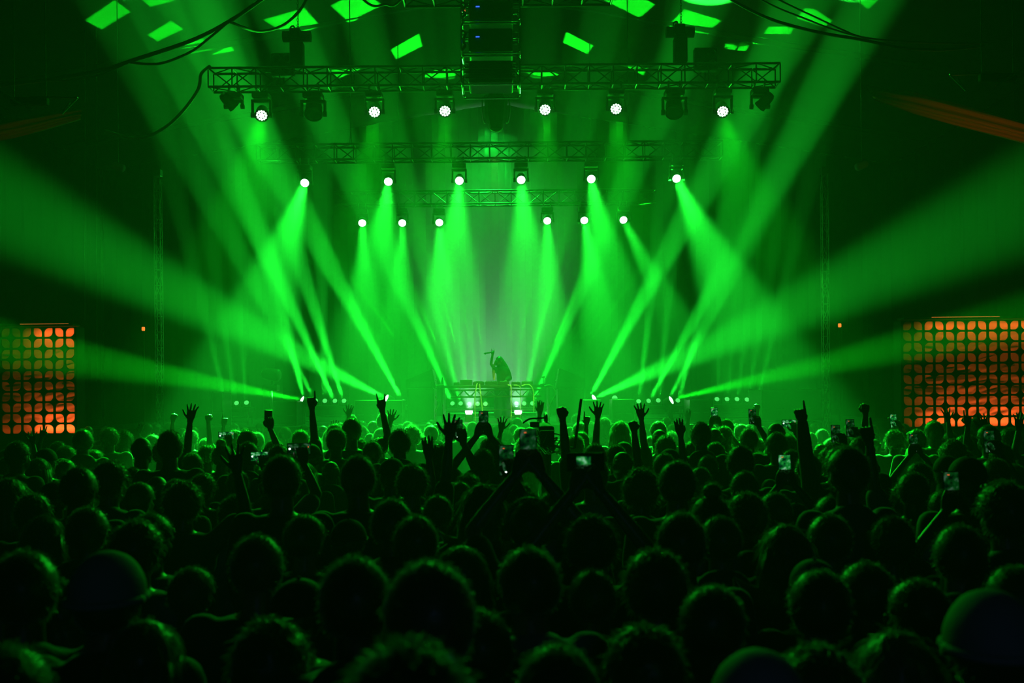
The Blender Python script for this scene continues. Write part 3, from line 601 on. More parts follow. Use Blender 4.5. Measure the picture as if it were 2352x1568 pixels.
# ------------------------------------------------------------------ orange lattice screens
def lattice_screen(px0, px1, py_top, d, cols, rows, flip, lab, lit):
    c = .194; a = P(px0, py_top, d); b = P(px1, py_top, d)
    x0 = a.x if flip else b.x-cols*c                     # one edge is the inner edge seen in the photograph
    zt_ = (a.z+b.z)/2; z0 = zt_-rows*c
    r = thing('lattice_screen', lab, 'screen', (x0, d, 0), group='orange-lit lattice screens')
    bm = new(); n = 32
    for i in range(cols):
        for j in range(rows):
            cx_, cz_ = (i+.5)*c, zt_-(j+.5)*c; ori = (i+j+(0 if flip else 1)) % 2; h = c*.41; ins = []; out = []
            sg = 1 if ori else -1
            for k in range(n):
                t = 2*pi*k/n+.0001; u, v = cos(t), sin(t); m_ = max(abs(u), abs(v)); su, sv = u/m_, v/m_
                out.append((cx_+su*c/2, cz_+sv*c/2))
                if su*sv*sg > 0: rr = 1/((abs(u)**1.9+abs(v)**1.9)**(1/1.9)); q = (u*rr*h, v*rr*h)   # rounded corner
                else: p_ = 22.0; rr = 1/((abs(u)**p_+abs(v)**p_)**(1/p_)); q = (u*rr*h, v*rr*h)          # sharp corner
                ins.append((cx_+q[0], cz_+q[1]))
            for yy, fl in ((0.0, 0), (.035, 1)):
                vo = [bm.verts.new((x, yy, z)) for x, z in out]; vi = [bm.verts.new((x, yy, z)) for x, z in ins]
                for k in range(n):
                    q = (vo[k], vo[(k+1) % n], vi[(k+1) % n], vi[k]); bm.faces.new(q if fl else q[::-1])
                if fl:
                    for k in range(n): bm.faces.new((pvi[k], pvi[(k+1) % n], vi[(k+1) % n], vi[k]))
                pvi = vi
    link('lattice_panel', bm, M['lattice'], r)
    W = cols*c
    bm = new(); box(bm, (W/2, .02, z0/2), (W, .06, z0)); box(bm, (W/2, .02, zt_+.03), (W+.04, .30, .03)); 
    for xx in (-.015, W+.015): box(bm, (xx, .16, zt_/2), (.03, .34, zt_))
    link('frame', bm, M['lattice'], r)
    bm = new(); nx, nz = cols*6, rows*9; g = []
    for i in range(nx+1):
        col = []
        for j in range(nz+1):
            x = W*i/nx; z = z0-.1+(zt_-z0+.1)*j/nz; t = (z-z0)/(zt_-z0)
            wv = noise.noise(Vector((x*1.6, z*7.0, d)))*.5+noise.noise(Vector((x*4, z*18+3*sin(x*2), 3)))*.3
            col.append(bm.verts.new((x, .27+.05*wv*(1.3-.6*t), z)))
        g.append(col)
    for i in range(nx):
        for j in range(nz): bm.faces.new((g[i][j], g[i+1][j], g[i+1][j+1], g[i][j+1]))
    link('cloth', bm, M['orange'], r, True)
    bm = new(); box(bm, (W*.55, .12, z0-.02), (W*.9, .06, .04)); link('lower_lamp', bm, M['batten'], r)
    bm = new(); box(bm, (W*(.42 if flip else .72), -.02, zt_+.05), (W*.45, .02, .012)); link('top_strip', bm, M['batten'], r)  # glowing strip in place of light leaking along the top gap
    for (za, zb, pw, sp) in ((z0+.02, z0+1.0, lit[0], 1.0), (zt_-.02, zt_-.8, lit[1], 1.0)):
        l = bpy.data.lights.new('batten_light', 'AREA'); o = bpy.data.objects.new('batten_light', l); C.objects.link(o)
        l.shape = 'RECTANGLE'; l.size = W*(.8 if flip else .42); l.size_y = .06; l.energy = pw; l.color = (1, .25, .06)
        aa = Vector((x0+(W*.42 if flip is None else W*(.6 if flip else .79)), d+.13, za)); bb = Vector((aa.x, d+.22, zb))
        o.location = aa; o.rotation_euler = (bb-aa).to_track_quat('-Z', 'X').to_euler()
        o.rotation_euler = Matrix(((1, 0, 0), (0, 0, -(1 if zb > za else -1)), (0, (1 if zb > za else -1), 0))).to_euler()
        o.rotation_euler = (pi if zb > za else 0, 0, 0)
        o.rotation_euler.x += -.18 if zb > za else .25
    return r
lattice_screen(2072, 2300, 735, 18, 14, 10, True, 'wide black screen of petal-shaped openings over orange cloth, right of the stage', (9, 4))
lattice_screen(0, 172, 751, 18, 10, 10, False, 'narrow black screen of petal-shaped openings over orange cloth, left of the stage', (5, 2.6))

# orange-lit swags of tent fabric
def swag(lab, top, bot, d):
    bm = new(); n = 60; m_ = 14; g = []
    def interp(ps, t):
        t *= len(ps)-1; i = min(int(t), len(ps)-2); f = t-i
        return (ps[i][0]*(1-f)+ps[i+1][0]*f, ps[i][1]*(1-f)+ps[i+1][1]*f)
    for i in range(n+1):
        a = interp(top, i/n); b = interp(bot, i/n); col = []
        for j in range(m_+1):
            t = j/m_; p = P(a[0]*(1-t)+b[0]*t, a[1]*(1-t)+b[1]*t, d+.04*sin(t*pi*5.3+i*.05)-.12*sin(pi*t)); col.append(bm.verts.new(p))
        g.append(col)
    for i in range(n):
        for j in range(m_): bm.faces.new((g[i][j], g[i+1][j], g[i+1][j+1], g[i][j+1]))
    bmesh.ops.solidify(bm, geom=bm.faces[:], thickness=.01)
    tag(link('fabric_swag', bm, M['orange'], None, True), lab, 'drape', 'fabric swags at the roof edge')
swag('swag of tent fabric lit dull orange high on the right', [(1990, 195), (2100, 212), (2200, 238), (2300, 266), (2420, 300)], [(2010, 232), (2100, 262), (2200, 290), (2300, 316), (2420, 348)], 16)
swag('swag of tent fabric lit faint red high on the left', [(-60, 285), (30, 272), (100, 262), (190, 250)], [(-60, 335), (30, 318), (100, 300), (185, 275)], 16)
light('orange_swag_light', P(2640, 560, 13.2), P(2260, 275, 16), 44, 28, (1, .22, .02), .2, 1)  # unseen orange spot added to light the right swag
light('orange_swag_light', P(-260, 560, 13.2), P(60, 292, 16), 44, 4, (1, .14, .02), .2, 1)  # fainter, redder spot added out of view for the left swag
# ------------------------------------------------------------------ people: one continuous body, hair, clothes
def bake(bm, voxel, smooth=2, name='body'):
    "fuse overlapping volumes into one continuous surface"
    me = bpy.data.meshes.new('tmp'); bm.to_mesh(me); bm.free()
    o = bpy.data.objects.new('tmp', me); C.objects.link(o)
    md = o.modifiers.new('r', 'REMESH'); md.mode = 'VOXEL'; md.voxel_size = voxel; md.use_smooth_shade = True
    if smooth: s = o.modifiers.new('s', 'SMOOTH'); s.iterations = smooth; s.factor = .5
    dg = bpy.context.evaluated_depsgraph_get(); out = bpy.data.meshes.new_from_object(o.evaluated_get(dg)); out.name = name
    bpy.data.objects.remove(o); bpy.data.meshes.remove(me)
    return out
def loft(bm, secs, seg=20):
    "stack of ellipses (x, y, z, rx, ry)"
    rings = [[bm.verts.new((x+rx*cos(2*pi*k/seg), y+ry*sin(2*pi*k/seg), z)) for k in range(seg)] for x, y, z, rx, ry in secs]
    for a, b in zip(rings, rings[1:]):
        for k in range(seg): bm.faces.new((a[k], a[(k+1) % seg], b[(k+1) % seg], b[k]))
    bm.faces.new(rings[0][::-1]); bm.faces.new(rings[-1])
HC = Vector((0, .012, 1.628))          # middle of the skull
def add_head(bm):
    ball(bm, HC+Vector((0, -.012, .022)), 1, (.076, .094, .098), 20, 14)
    ball(bm, HC+Vector((0, .030, -.045)), 1, (.060, .060, .075), 16, 12)      # face and jaw
    ball(bm, HC+Vector((0, .062, -.100)), .024, (1.15, .8, .8))              # chin
    cyl(bm, HC+Vector((0, .088, .012)), HC+Vector((0, .108, -.028)), .008, .013, 8); ball(bm, HC+Vector((0, .106, -.030)), .013)   # nose
    box(bm, HC+Vector((0, .080, .028)), (.085, .018, .012))                  # brow
    for k in (-1, 1):
        ball(bm, HC+Vector((k*.028, .072, .010)), .012)                      # eyes
        ball(bm, HC+Vector((k*.078, -.005, -.012)), 1, (.010, .019, .030), 10, 8)  # ears
        ball(bm, HC+Vector((k*.040, .060, -.030)), .020)                     # cheek bones
    ball(bm, HC+Vector((0, .088, -.062)), .012, (1.9, .7, .5)); ball(bm, HC+Vector((0, .086, -.073)), .011, (1.6, .7, .5))  # lips
    cyl(bm, HC+Vector((0, -.015, -.06)), (0, -.012, 1.43), .053, .062, 14)   # neck
def add_torso(bm, k=0.0):
    loft(bm, [(0, 0, .88, .150+k, .105+k), (0, 0, .96, .158+k, .112+k), (0, .005, 1.06, .135+k, .095+k), (0, .01, 1.16, .137+k, .098+k), (0, .012, 1.28, .162+k, .112+k),
              (0, .004, 1.38, .172+k, .108+k), (0, -.006, 1.44, .150+k, .080+k), (0, -.01, 1.475, .085+k, .060+k)])
def add_legs(bm, k=0.0, feet=True):
    for s in (-1, 1):
        chain(bm, [(s*.085, 0, .90), (s*.10, .015, .68), (s*.105, .02, .48), (s*.11, -.02, .27), (s*.115, -.03, .09)], [.088+k, .078+k, .058+k, .052+k, .040+k], 12)
        if feet: chain(bm, [(s*.115, -.05, .045), (s*.125, .06, .04), (s*.135, .15, .032)], [.043, .042, .032], 10)
ARMS = {   # shoulder, elbow, wrist, and which way the fingers point, palm normal
    'rest': ((.185, -.005, 1.415), (.235, -.03, 1.14), (.225, .10, .91), (0, .3, -1), (-1, 0, 0), 'relax'),
    'chest': ((.185, 0, 1.415), (.25, .02, 1.16), (.12, .22, 1.22), (-.6, .5, .5), (0, 1, .3), 'relax'),
    'high': ((.185, .01, 1.43), (.215, .06, 1.71), (.235, .07, 1.95), (.10, .22, 1), (0, 1, 0), 'open'),
    'bent': ((.190, .01, 1.42), (.33, .08, 1.58), (.27, .12, 1.83), (-.1, .1, 1), (0, 1, 0), 'open'),
    'hold': ((.185, .01, 1.42), (.25, .17, 1.60), (.055, .20, 1.86), (-.35, .12, .9), (-.5, .8, 0), 'grip'),
    'hold1': ((.185, .01, 1.42), (.26, .16, 1.55), (.16, .24, 1.76), (-.15, .2, 1), (-.4, .9, 0), 'grip'),
}
def mat_from(up, nrm, org):
    z = Vector(up).normalized(); y = Vector(nrm); y = (y-z*y.dot(z)).normalized(); x = y.cross(z)
    return Matrix.Translation(org) @ Matrix((x, y, z)).transposed().to_4x4()
def add_hand(bm, M_, pose):
    "right hand: wrist at the origin, fingers along +Z, palm towards +Y, thumb on -X"
    b = bmesh.new()
    loft(b, [(0, 0, -.02, .027, .020), (0, 0, .01, .030, .019), (.0, .0, .05, .041, .016), (.0, .0, .085, .043, .014), (.0, 0, .100, .038, .010)], 16)
    lens_ = (.070, .080, .074, .058); xs = (-.033, -.011, .011, .032)
    if pose == 'fist': bmesh.ops.scale(b, vec=(.92, 1.25, .90), verts=b.verts)
    for i, (x, l) in enumerate(zip(xs, lens_)):
        base = Vector((x*(.95 if pose == 'fist' else 1), 0, .092-(.010*abs(i-1.2) if pose == 'fist' else 0))); sp = {'open': .42, 'horns': .15, 'relax': .12, 'flat': .10}.get(pose, .06)
        a = (i-1.45)*sp*.55; curl = {'open': .08, 'flat': .05, 'relax': .45, 'grip': .75, 'fist': 1.5, 'point': 1.5 if i != 0 else .03, 'horns': 1.5 if i in (1, 2) else .05}[pose]
        p = base; t = 0; pts = [p]; rs = [.0100]
        for j, f in enumerate((.42, .33, .25)):
            t += curl*(1.0 if j else .75)
            dv = Vector((sin(a)*cos(t), sin(t), cos(a)*cos(t))); p = p+dv*l*f; pts.append(p); rs.append((.0092, .0085, .0072)[j])
        chain(b, pts, rs, 8)
    if pose in ('open',): th = [(-.030, .004, .030), (-.058, .012, .055), (-.078, .016, .082), (-.090, .018, .102)]
    elif pose in ('fist', 'point', 'horns'): th = [(-.030, .010, .030), (-.044, .026, .055), (-.030, .042, .078), (-.008, .046, .084)]
    elif pose == 'grip': th = [(-.028, .008, .030), (-.046, .030, .052), (-.048, .046, .076), (-.044, .052, .094)]
    else: th = [(-.030, .006, .030), (-.047, .016, .054), (-.052, .024, .078), (-.052, .028, .094)]
    chain(b, [Vector(q) for q in th], [.0135, .0118, .0102, .0085], 8)
    me = bake(b, .0052, 1, 'h'); me.transform(M_); bm.from_mesh(me); bpy.data.meshes.remove(me)
def add_arm(bm, s, arm, k=0.0, upto=2):
    sh, el, wr, up, nr, hp = ARMS[arm]; q = [Vector((s*p[0], p[1], p[2])) for p in (sh, el, wr)]
    pts = [q[0], q[0].lerp(q[1], .5), q[1], q[1].lerp(q[2], .35), q[2]]; rs = [.058, .047, .038, .037, .025]
    if upto == 1: pts = pts[:2]+[q[0].lerp(q[1], .62)]; rs = [.058, .052, .050]
    chain(bm, pts, [r_+k for r_ in rs], 12)
def make_variant(la, ra, lh, rh, sleeves, name):
    "meshes for one pose: body, shirt, trousers"
    b = bmesh.new(); add_head(b); add_torso(b); add_legs(b)
    for s, a in ((-1, la), (1, ra)): add_arm(b, s, a)
    me = bake(b, .0125, 2, 'body'); b = bmesh.new(); b.from_mesh(me); bpy.data.meshes.remove(me)
    for s, a, hp in ((-1, la, lh), (1, ra, rh)):
        sh, el, wr, up, nr, hp0 = ARMS[a]; Mx = mat_from(up, nr, wr)
        if s < 0: Mx = Matrix.Diagonal((-1, 1, 1, 1)) @ Mx
        add_hand(b, Mx, hp or hp0)
    bmesh.ops.recalc_face_normals(b, faces=b.faces)
    body = bpy.data.meshes.new('body'); b.to_mesh(body); b.free(); body.materials.append(M['skin']); body.polygons.foreach_set('use_smooth', [True]*len(body.polygons))
    b = bmesh.new(); add_torso(b, .020)
    for s, a in ((-1, la), (1, ra)): add_arm(b, s, a, .016, 2 if sleeves == 'long' else 1)
    if sleeves == 'hood': ball(b, (0, -.085, 1.46), 1, (.12, .06, .07))
    if sleeves == 'long': ball(b, (0, -.04, 1.47), 1, (.09, .08, .045))
    shirt = bake(b, .018, 2, 'shirt'); shirt.materials.clear(); shirt.materials.append(M['shirt'])
    b = bmesh.new(); loft(b, [(0, 0, .80, .165, .118), (0, 0, .90, .166, .122), (0, 0, .99, .168, .120), (0, 0, 1.0, .160, .112)]); add_legs(b, .016, False)
    tr = bake(b, .024, 1, 'trousers'); tr.materials.clear(); tr.materials.append(M['trouser'])
    return body, shirt, tr
# ---- hair and hats
def strands(b, pts_n, n, ln, droop, rr, thick=.0016):
    for _ in range(n):
        p, nn = rr.choice(pts_n); p = p+Vector((rr.gauss(0, .004), rr.gauss(0, .004), rr.gauss(0, .004)))
        d = (nn+Vector((rr.gauss(0, .45), rr.gauss(0, .45), rr.gauss(0, .35)-droop))).normalized(); l = ln*rr.uniform(.5, 1.3)
        s = d.cross(Vector((rr.gauss(0, 1), rr.gauss(0, 1), rr.gauss(0, 1)))).normalized()*thick
        q = p+d*l*.6+Vector((0, 0, -droop*l*.2)); e = p+d*l+Vector((0, 0, -droop*l*.6))
        v = [b.verts.new(p-s), b.verts.new(p+s), b.verts.new(q+s*.7), b.verts.new(q-s*.7), b.verts.new(e)]
        b.faces.new(v[:4]); b.faces.new((v[3], v[2], v[4]))
def cap_shell(infl, cover, bump=0.0, bs=20, flat=0.0, seed=0, u=36, v=24):
    b = bmesh.new(); bmesh.ops.create_uvsphere(b, u_segments=u, v_segments=v, radius=1)
    kill = []
    for vv in b.verts:
        d = vv.co.normalized(); vv.tag = not cover(d)
        r_ = Vector((.079+infl, .097+infl, .101+infl)); nz = noise.noise(d*bs*.25+Vector((seed, 0, 0)))+.5*noise.noise(d*bs*.6+Vector((seed, 5, 0)))
        k = 1+bump*nz; vv.co = HC+Vector((d.x*r_.x*k, -.012+d.y*r_.y*k, .022+d.z*r_.z*k*(1-flat*max(0, d.z))))
    bmesh.ops.delete(b, geom=[f for f in b.faces if all(x.tag for x in f.verts)], context='FACES')
    bmesh.ops.delete(b, geom=[x for x in b.verts if not x.link_faces], context='VERTS')
    return b
crop = lambda d: d.z > (.42 if d.y > .45 else .0 if d.y > -.1 else -.62)
def done(b, m, name, smooth=True):
    me = bpy.data.meshes.new(name); b.normal_update(); b.to_mesh(me); b.free(); me.materials.append(M[m]); me.polygons.foreach_set('use_smooth', [smooth]*len(me.polygons)); return me
def pn(b): b.normal_update(); return [(v.co.copy(), v.normal.copy()) for v in b.verts]
HAIR = {}
def glow_through(m, f, col):
    "thin strands let light through from behind"
    N = m.node_tree.nodes; L = m.node_tree.links; t = N.new('ShaderNodeBsdfTranslucent'); t.inputs[0].default_value = (*col, 1)
    x = N.new('ShaderNodeMixShader'); x.inputs[0].default_value = f; L.new(N['Principled BSDF'].outputs[0], x.inputs[1]); L.new(t.outputs[0], x.inputs[2]); L.new(x.outputs[0], N['Material Output'].inputs['Surface'])
glow_through(M['hair'], .35, (.6, .5, .42))
def build_hair():
    rr = random.Random(3)
    def hair(kind, i, infl, cover, bump, bs, n, ln, droop, extra=None, m='hair', name='hair', seed=0):
        b = cap_shell(infl, cover, bump, bs, seed=seed)
        bmesh.ops.solidify(b, geom=b.faces[:], thickness=.004)
        if extra: extra(b)
        if n: strands(b, pn(b), int(n*1.5), ln, droop, rr)
        HAIR.setdefault(kind, []).append((done(b, m, name), name))
    for s in range(3): hair('short', s, .008+.003*s, crop, .035, 22, 1500, .011, .35, seed=s*7)
    hair('messy', 0, .020, crop, .11, 26, 1500, .022, .5, seed=2); hair('messy', 1, .024, crop, .14, 20, 1500, .026, .5, seed=9)
    hair('curly', 0, .034, crop, .20, 34, 1900, .018, 0, seed=4); hair('curly', 1, .046, lambda d: d.z > (.42 if d.y > .45 else -.25 if d.y > -.1 else -.7), .16, 40, 2200, .020, 0, seed=6)
    hair('bald', 0, .001, lambda d: d.z > (.1 if d.y < -.3 else 9) and d.z < .35, .01, 20, 300, .006, 0)
    def longx(L_, wd):
        def f(b):
            q = [(0, -.02, 1.66, .085, .100), (0, -.03, 1.58, .092*wd, .092), (0, -.04, 1.50, .098*wd, .080), (0, -.065, 1.50-L_*.5, .110*wd, .065), (0, -.09, 1.50-L_, .085*wd, .04)]
            seg = 28; rings = []
            for x, y, z, rx, ry in q:
                rings.append([b.verts.new((x+(rx+.006*sin(k*5.3+z*9))*cos(pi+pi*k/seg*1.16-.25), y+(ry+.006*sin(k*4.1+z*7))*sin(pi+pi*k/seg*1.16-.25), z+.012*sin(k*3.7))) for k in range(seg+1)])
            fs = []
            for a, c in zip(rings, rings[1:]):
                for k in range(seg): fs.append(b.faces.new((a[k], a[k+1], c[k+1], c[k])))
            bmesh.ops.recalc_face_normals(b, faces=fs); b.normal_update()
            bmesh.ops.solidify(b, geom=fs, thickness=-.014)
        return f
    hair('long', 0, .014, crop, .04, 18, 1400, .05, 1.4, longx(.22, 1.0), seed=1); hair('long', 1, .018, crop, .06, 18, 1400, .05, 1.2, longx(.10, 1.12), seed=8)
    def bun(b): ball(b, HC+Vector((0, -.03, .155)), .045, (1, 1, .85), 14, 10)
    hair('bun', 0, .010, crop, .03, 22, 1200, .022, .2, bun)
    def tail(b):
        ball(b, HC+Vector((0, -.115, .05)), .028); chain(b, [HC+Vector((0, -.13, .05)), HC+Vector((0, -.165, -.02)), HC+Vector((0, -.155, -.12)), HC+Vector((0, -.14, -.20))], [.022, .034, .030, .010], 12)
    hair('ponytail', 0, .009, crop, .03, 22, 1200, .022, .4, tail)
    def capx(b):
        pts = []
        for k in range(15):
            a = R(25+130*k/14); pts.append((.082*cos(a), .082*sin(a)))
        v1 = [b.verts.new(HC+Vector((x, y+.0, .040))) for x, y in pts]; v2 = [b.verts.new(HC+Vector((x*1.02, y*1.02+.075*sin(R(25+130*k/14))**2, .022-.012*abs(x)/.08))) for k, (x, y) in enumerate(pts)]
        fs = [b.faces.new((v1[k], v1[k+1], v2[k+1], v2[k])) for k in range(14)]; bmesh.ops.solidify(b, geom=fs, thickness=.004)
        ball(b, HC+Vector((0, -.012, .137)), .008)
        tube(b, [HC+Vector((.045, -.118, .02)), HC+Vector((.02, -.126, .008)), HC+Vector((-.02, -.126, .008)), HC+Vector((-.045, -.118, .02))], .006)
    hair('cap', 0, .014, lambda d: d.z > .12, .008, 14, 0, 0, 0, capx, 'cap', 'baseball_cap')
    HAIR['cap'].append((HAIR['cap'][0][0], 'baseball_cap'))
    def bean(b): tube(b, [HC+Vector((.0938*cos(t*pi/10), -.012+.1118*sin(t*pi/10), .010)) for t in range(21)], .010, 8, 2)
    hair('beanie', 0, .014, lambda d: d.z > -.12, .015, 10, 0, 0, 0, bean, 'white_shirt', 'beanie')
    def buck(b):
        r1 = [b.verts.new(HC+Vector((.090*cos(t*pi/12), -.012+.108*sin(t*pi/12), .03))) for t in range(24)]; r2 = [b.verts.new(HC+Vector((.140*cos(t*pi/12), -.012+.156*sin(t*pi/12), -.015))) for t in range(24)]
        fs = [b.faces.new((r1[k], r1[(k+1) % 24], r2[(k+1) % 24], r2[k])) for k in range(24)]; bmesh.ops.solidify(b, geom=fs, thickness=.005)
    hair('bucket hat', 0, .015, lambda d: d.z > .05, .01, 10, 0, 0, 0, buck, 'cap', 'bucket_hat'); 
    def phones(b):
        tube(b, [HC+Vector((.10*cos(t*pi/10), 0, .02+.115*sin(t*pi/10))) for t in range(11)], .012, 8, 3)
        for k in (-1, 1): cyl(b, HC+Vector((k*.082, 0, -.01)), HC+Vector((k*.118, 0, -.01)), .042, .036, 14)
    hair('headphones', 0, .010, crop, .03, 22, 900, .018, .1, phones)
build_hair()
VAR = {}
def variant(key):
    if key not in VAR:
        la, ra, lh, rh, sl = {
            'rest_t': ('rest', 'rest', None, None, 'short'), 'rest_l': ('chest', 'rest', None, None, 'long'), 'rest_h': ('rest', 'chest', None, None, 'hood'),
            'open': ('rest', 'high', None, 'open', 'short'), 'openbent': ('rest', 'bent', None, 'open', 'short'), 'flat': ('rest', 'high', None, 'flat', 'short'),
            'fist': ('rest', 'high', None, 'fist', 'short'), 'point': ('rest', 'high', None, 'point', 'short'), 'horns': ('rest', 'bent', None, 'horns', 'short'), 'pointlong': ('rest', 'high', None, 'point', 'long'),
            'phone2': ('hold', 'hold', None, None, 'short'), 'phone1': ('rest', 'hold1', None, None, 'short'), 'both': ('bent', 'high', 'open', 'open', 'short')}[key]
        VAR[key] = make_variant(la, ra, lh, rh, sl, key)
    return VAR[key]
def make_person(pose, hk, hi, scale, loc, rz, mirror=False, wide=1.0):
    r = bpy.data.objects.new('person', None); C.objects.link(r); r.empty_display_size = .1
    r.location = loc; r.rotation_euler = (0, 0, rz); r.scale = ((-1 if mirror else 1)*scale*wide, scale*wide, scale)
    body, shirt, tr = variant(pose)
    for nm, me in (('body', body), ('shirt', shirt), ('trousers', tr)):
        o = bpy.data.objects.new(nm, me); C.objects.link(o); o.parent = r
    hm, nm = HAIR[hk][hi % len(HAIR[hk])]
    o = bpy.data.objects.new(nm, hm); C.objects.link(o); o.parent = r
    if hk in ('cap', 'beanie', 'bucket hat'):
        o = bpy.data.objects.new('hair', HAIR['short'][0][0]); C.objects.link(o); o.parent = r; o.scale = (.93, .93, .93); o.location = HC*.07-Vector((0, 0, .018))
    return r
PH = {}
def phone(loc, tilt, rz, lab, bright=False, land=False, s=1.0, off=False):
    r = thing('phone', lab, 'phone', loc, rz, 'phones held up in the crowd'); r.rotation_euler = (tilt, R(90) if land else 0, rz)
    r.scale = (s, s, s)
    bm = new(); box(bm, (0, 0, 0), (.075, .009, .155), bev=.0035); link('case', bm, M['phonebody'], r)
    small = lab.startswith('sideways phone'); bm = new(); box(bm, (0, -.0048, -.01 if small else .0), ((.044, .0006, .058) if small else (.067, .0006, .143))); link('screen', bm, M['phonebody' if off else 'brightscreen' if bright else 'screen'], r)
    if not off and not small:
        bm = new(); box(bm, (-.012, -.0054, .060), (.010, .0008, .003)); link('recording_mark', bm, M['red'], r)
        bm = new(); box(bm, (0, -.0054, -.060), (.010, .0008, .010)); link('shutter_button', bm, M['white'], r)
    return r
PEOPLE = []      # (root, px, depth, description, hand-written label or None)
HW = {'short': .176, 'messy': .20, 'curly': .24, 'bald': .16, 'long': .205, 'bun': .18, 'ponytail': .178, 'cap': .188, 'beanie': .188, 'bucket hat': .26, 'headphones': .20}
TOPZ = {'short': 1.766, 'messy': 1.785, 'curly': 1.80, 'bald': 1.752, 'long': 1.772, 'bun': 1.82, 'ponytail': 1.768, 'cap': 1.768, 'beanie': 1.768, 'bucket hat': 1.77, 'headphones': 1.77}
SPOTS = []
def place(px, py, wpx, hk=None, pose=None, lab=None, mirror=False, rz=None):
    hk = hk or rnd.choice(['short', 'short', 'short', 'messy', 'messy', 'curly', 'long', 'short', 'cap', 'short', 'long', 'ponytail', 'bald'])
    d = F*HW[hk]/wpx; z = P(px, py, d).z
    lo, hi = 1.50, 1.92
    if z > hi: d = d*(CZ-hi)/(CZ-z) if z < CZ-.02 else d*.8
    if z < lo: d = d*(CZ-lo)/(CZ-z)
    SPOTS.append([px, py, d, hk, pose or rnd.choice(['rest_t', 'rest_l', 'rest_h', 'rest_t']), lab, mirror, R(rnd.uniform(-22, 22)) if rz is None else rz])
HEADS = '''190 985 42 s;252 980 40 m;285 986 46 c;325 1003 46 b;390 988 54 s;40 1012 50 s;105 1028 50 k;152 1022 44 m;18 1048 40 s;88 1050 58 l;150 1055 42 s;215 1031 46 m;252 1054 74 m;
305 1072 38 s;180 1071 80 s;250 1082 62 s;320 1108 58 s;360 1092 45 b;20 1098 80 l;125 1103 46 k;75 1130 84 m;437 985 35 m;472 1008 32 s;442 1038 48 s;510 1008 46 u;570 1013 50 s;540 986 40 m;590 992 33 s;
577 1061 52 c;630 1007 50 l;640 1020 52 s;648 1045 82 s;655 980 28 s;690 986 38 s;740 995 23 s;770 973 38 s;730 980 23 m;715 1018 48 k;772 1036 36 h;760 1058 38 b;799 1003 26 s;822 1045 82 s;465 1085 46 m;405 1100 46 s;540 1134 76 m;
700 1060 58 l;808 951 24 s;830 976 26 s;822 1005 45 m;855 1011 47 s;873 1002 39 s;875 981 35 l;880 948 29 s;918 985 49 s;901 973 21 s;920 973 21 s;936 967 23 s;948 970 28 c;955 985 30 m;962 996 38 m;985 970 23 s;
990 976 33 s;1057 969 29 s;900 1050 60 k;905 1077 56 s;1075 1085 62 m;1130 1000 62 l;1160 987 37 c;1140 976 21 s;1188 959 23 s;900 1145 92 s;1005 1135 78 s;955 1181 96 s;1325 950 26 c;1332 968 34 s;1335 990 38 s;1387 958 33 l;
1425 966 42 l;1415 998 33 k;1470 975 26 s;1433 1013 46 k;1415 1021 49 s;1430 1036 48 b;1530 957 26 m;1512 967 36 s;1515 985 36 b;1545 973 28 s;1542 992 36 c;1522 1015 50 c;1538 1029 54 k;1585 984 31 m;1592 1010 50 m;1362 1044 76 s;
1472 1074 92 m;1555 1058 88 s;1384 1132 52 b;1272 1127 98 s;1550 1150 82 k;1610 968 46 s;1640 982 40 b;1668 960 36 k;1663 978 38 s;1690 962 22 m;1713 991 29 s;1720 974 21 s;1750 978 27 k;1782 970 41 b;1783 992 48 s;1862 992 29 s;
1888 985 31 s;1885 1018 22 b;1910 1005 31 m;1925 1008 58 m;1978 1001 53 s;1642 1015 45 s;1665 1010 38 m;1700 1021 65 s;1742 1036 42 s;1740 1006 31 m;1817 1032 50 s;1857 1041 56 s;1845 1063 42 b;1947 1025 92 s;1608 1071 52 s;1710 1080 66 s;
1632 1110 92 u;1715 1127 96 m;1912 1137 90 s;2007 1007 23 b;2050 1007 24 s;2077 973 28 c;2105 985 39 s;2145 966 38 s;2182 991 27 s;2155 1001 43 m;2190 1008 53 m;2220 1033 24 b;2240 959 36 s;2270 976 46 s;2320 980 46 m;2300 1016 52 s;
2175 1044 60 k;2222 1046 86 k;2110 1060 52 s;2085 1102 86 c;2308 1100 112 m;2332 1163 92 m;2338 1006 31 l;2330 1066 50 s;1975 1104 72 m;55 1264 150 s;245 1262 172 n;476 1190 140 m;590 1228 130 s;686 1326 112 k;815 1278 166 s;985 1290 200 s;
1190 1107 90 m;1215 1256 142 s;1360 1306 122 s;1505 1256 152 m;1565 1176 122 s;1635 1346 152 s;1480 1430 190 m;1742 1488 235 n;1882 1310 142 s;1870 1282 92 k;2275 1350 212 n;935 1462 330 m;5 1478 225 s;200 1165 104 s;345 1178 108 s;100 1180 96 l;
700 1182 92 s;800 1190 82 k;1115 1187 62 s;1060 1250 92 l;1655 1185 112 s;1780 1130 82 s;1805 1205 124 l;1905 1180 100 s;2050 1182 112 m;2170 1125 78 s;2205 1205 122 s;440 1300 120 s;150 1330 130 l;2110 1330 130 s;1100 1400 160 s;330 1420 190 l;620 1420 180 m;
1990 1290 110 s;1880 1480 200 m;2060 1450 180 l;1280 1480 200 s;2330 1300 130 s;1250 975 34 h;1085 968 24 s;1495 1000 34 s;340 972 20 s;1960 985 22 s'''
KEY = dict(s='short', m='messy', c='curly', b='bald', k='cap', l='long', u='bun', h='headphones', n='beanie', p='ponytail', t='bucket hat')
for h in HEADS.replace('\n', '').split(';'):
    a = h.split(); place(float(a[0]), float(a[1]), float(a[2]), KEY[a[3]])
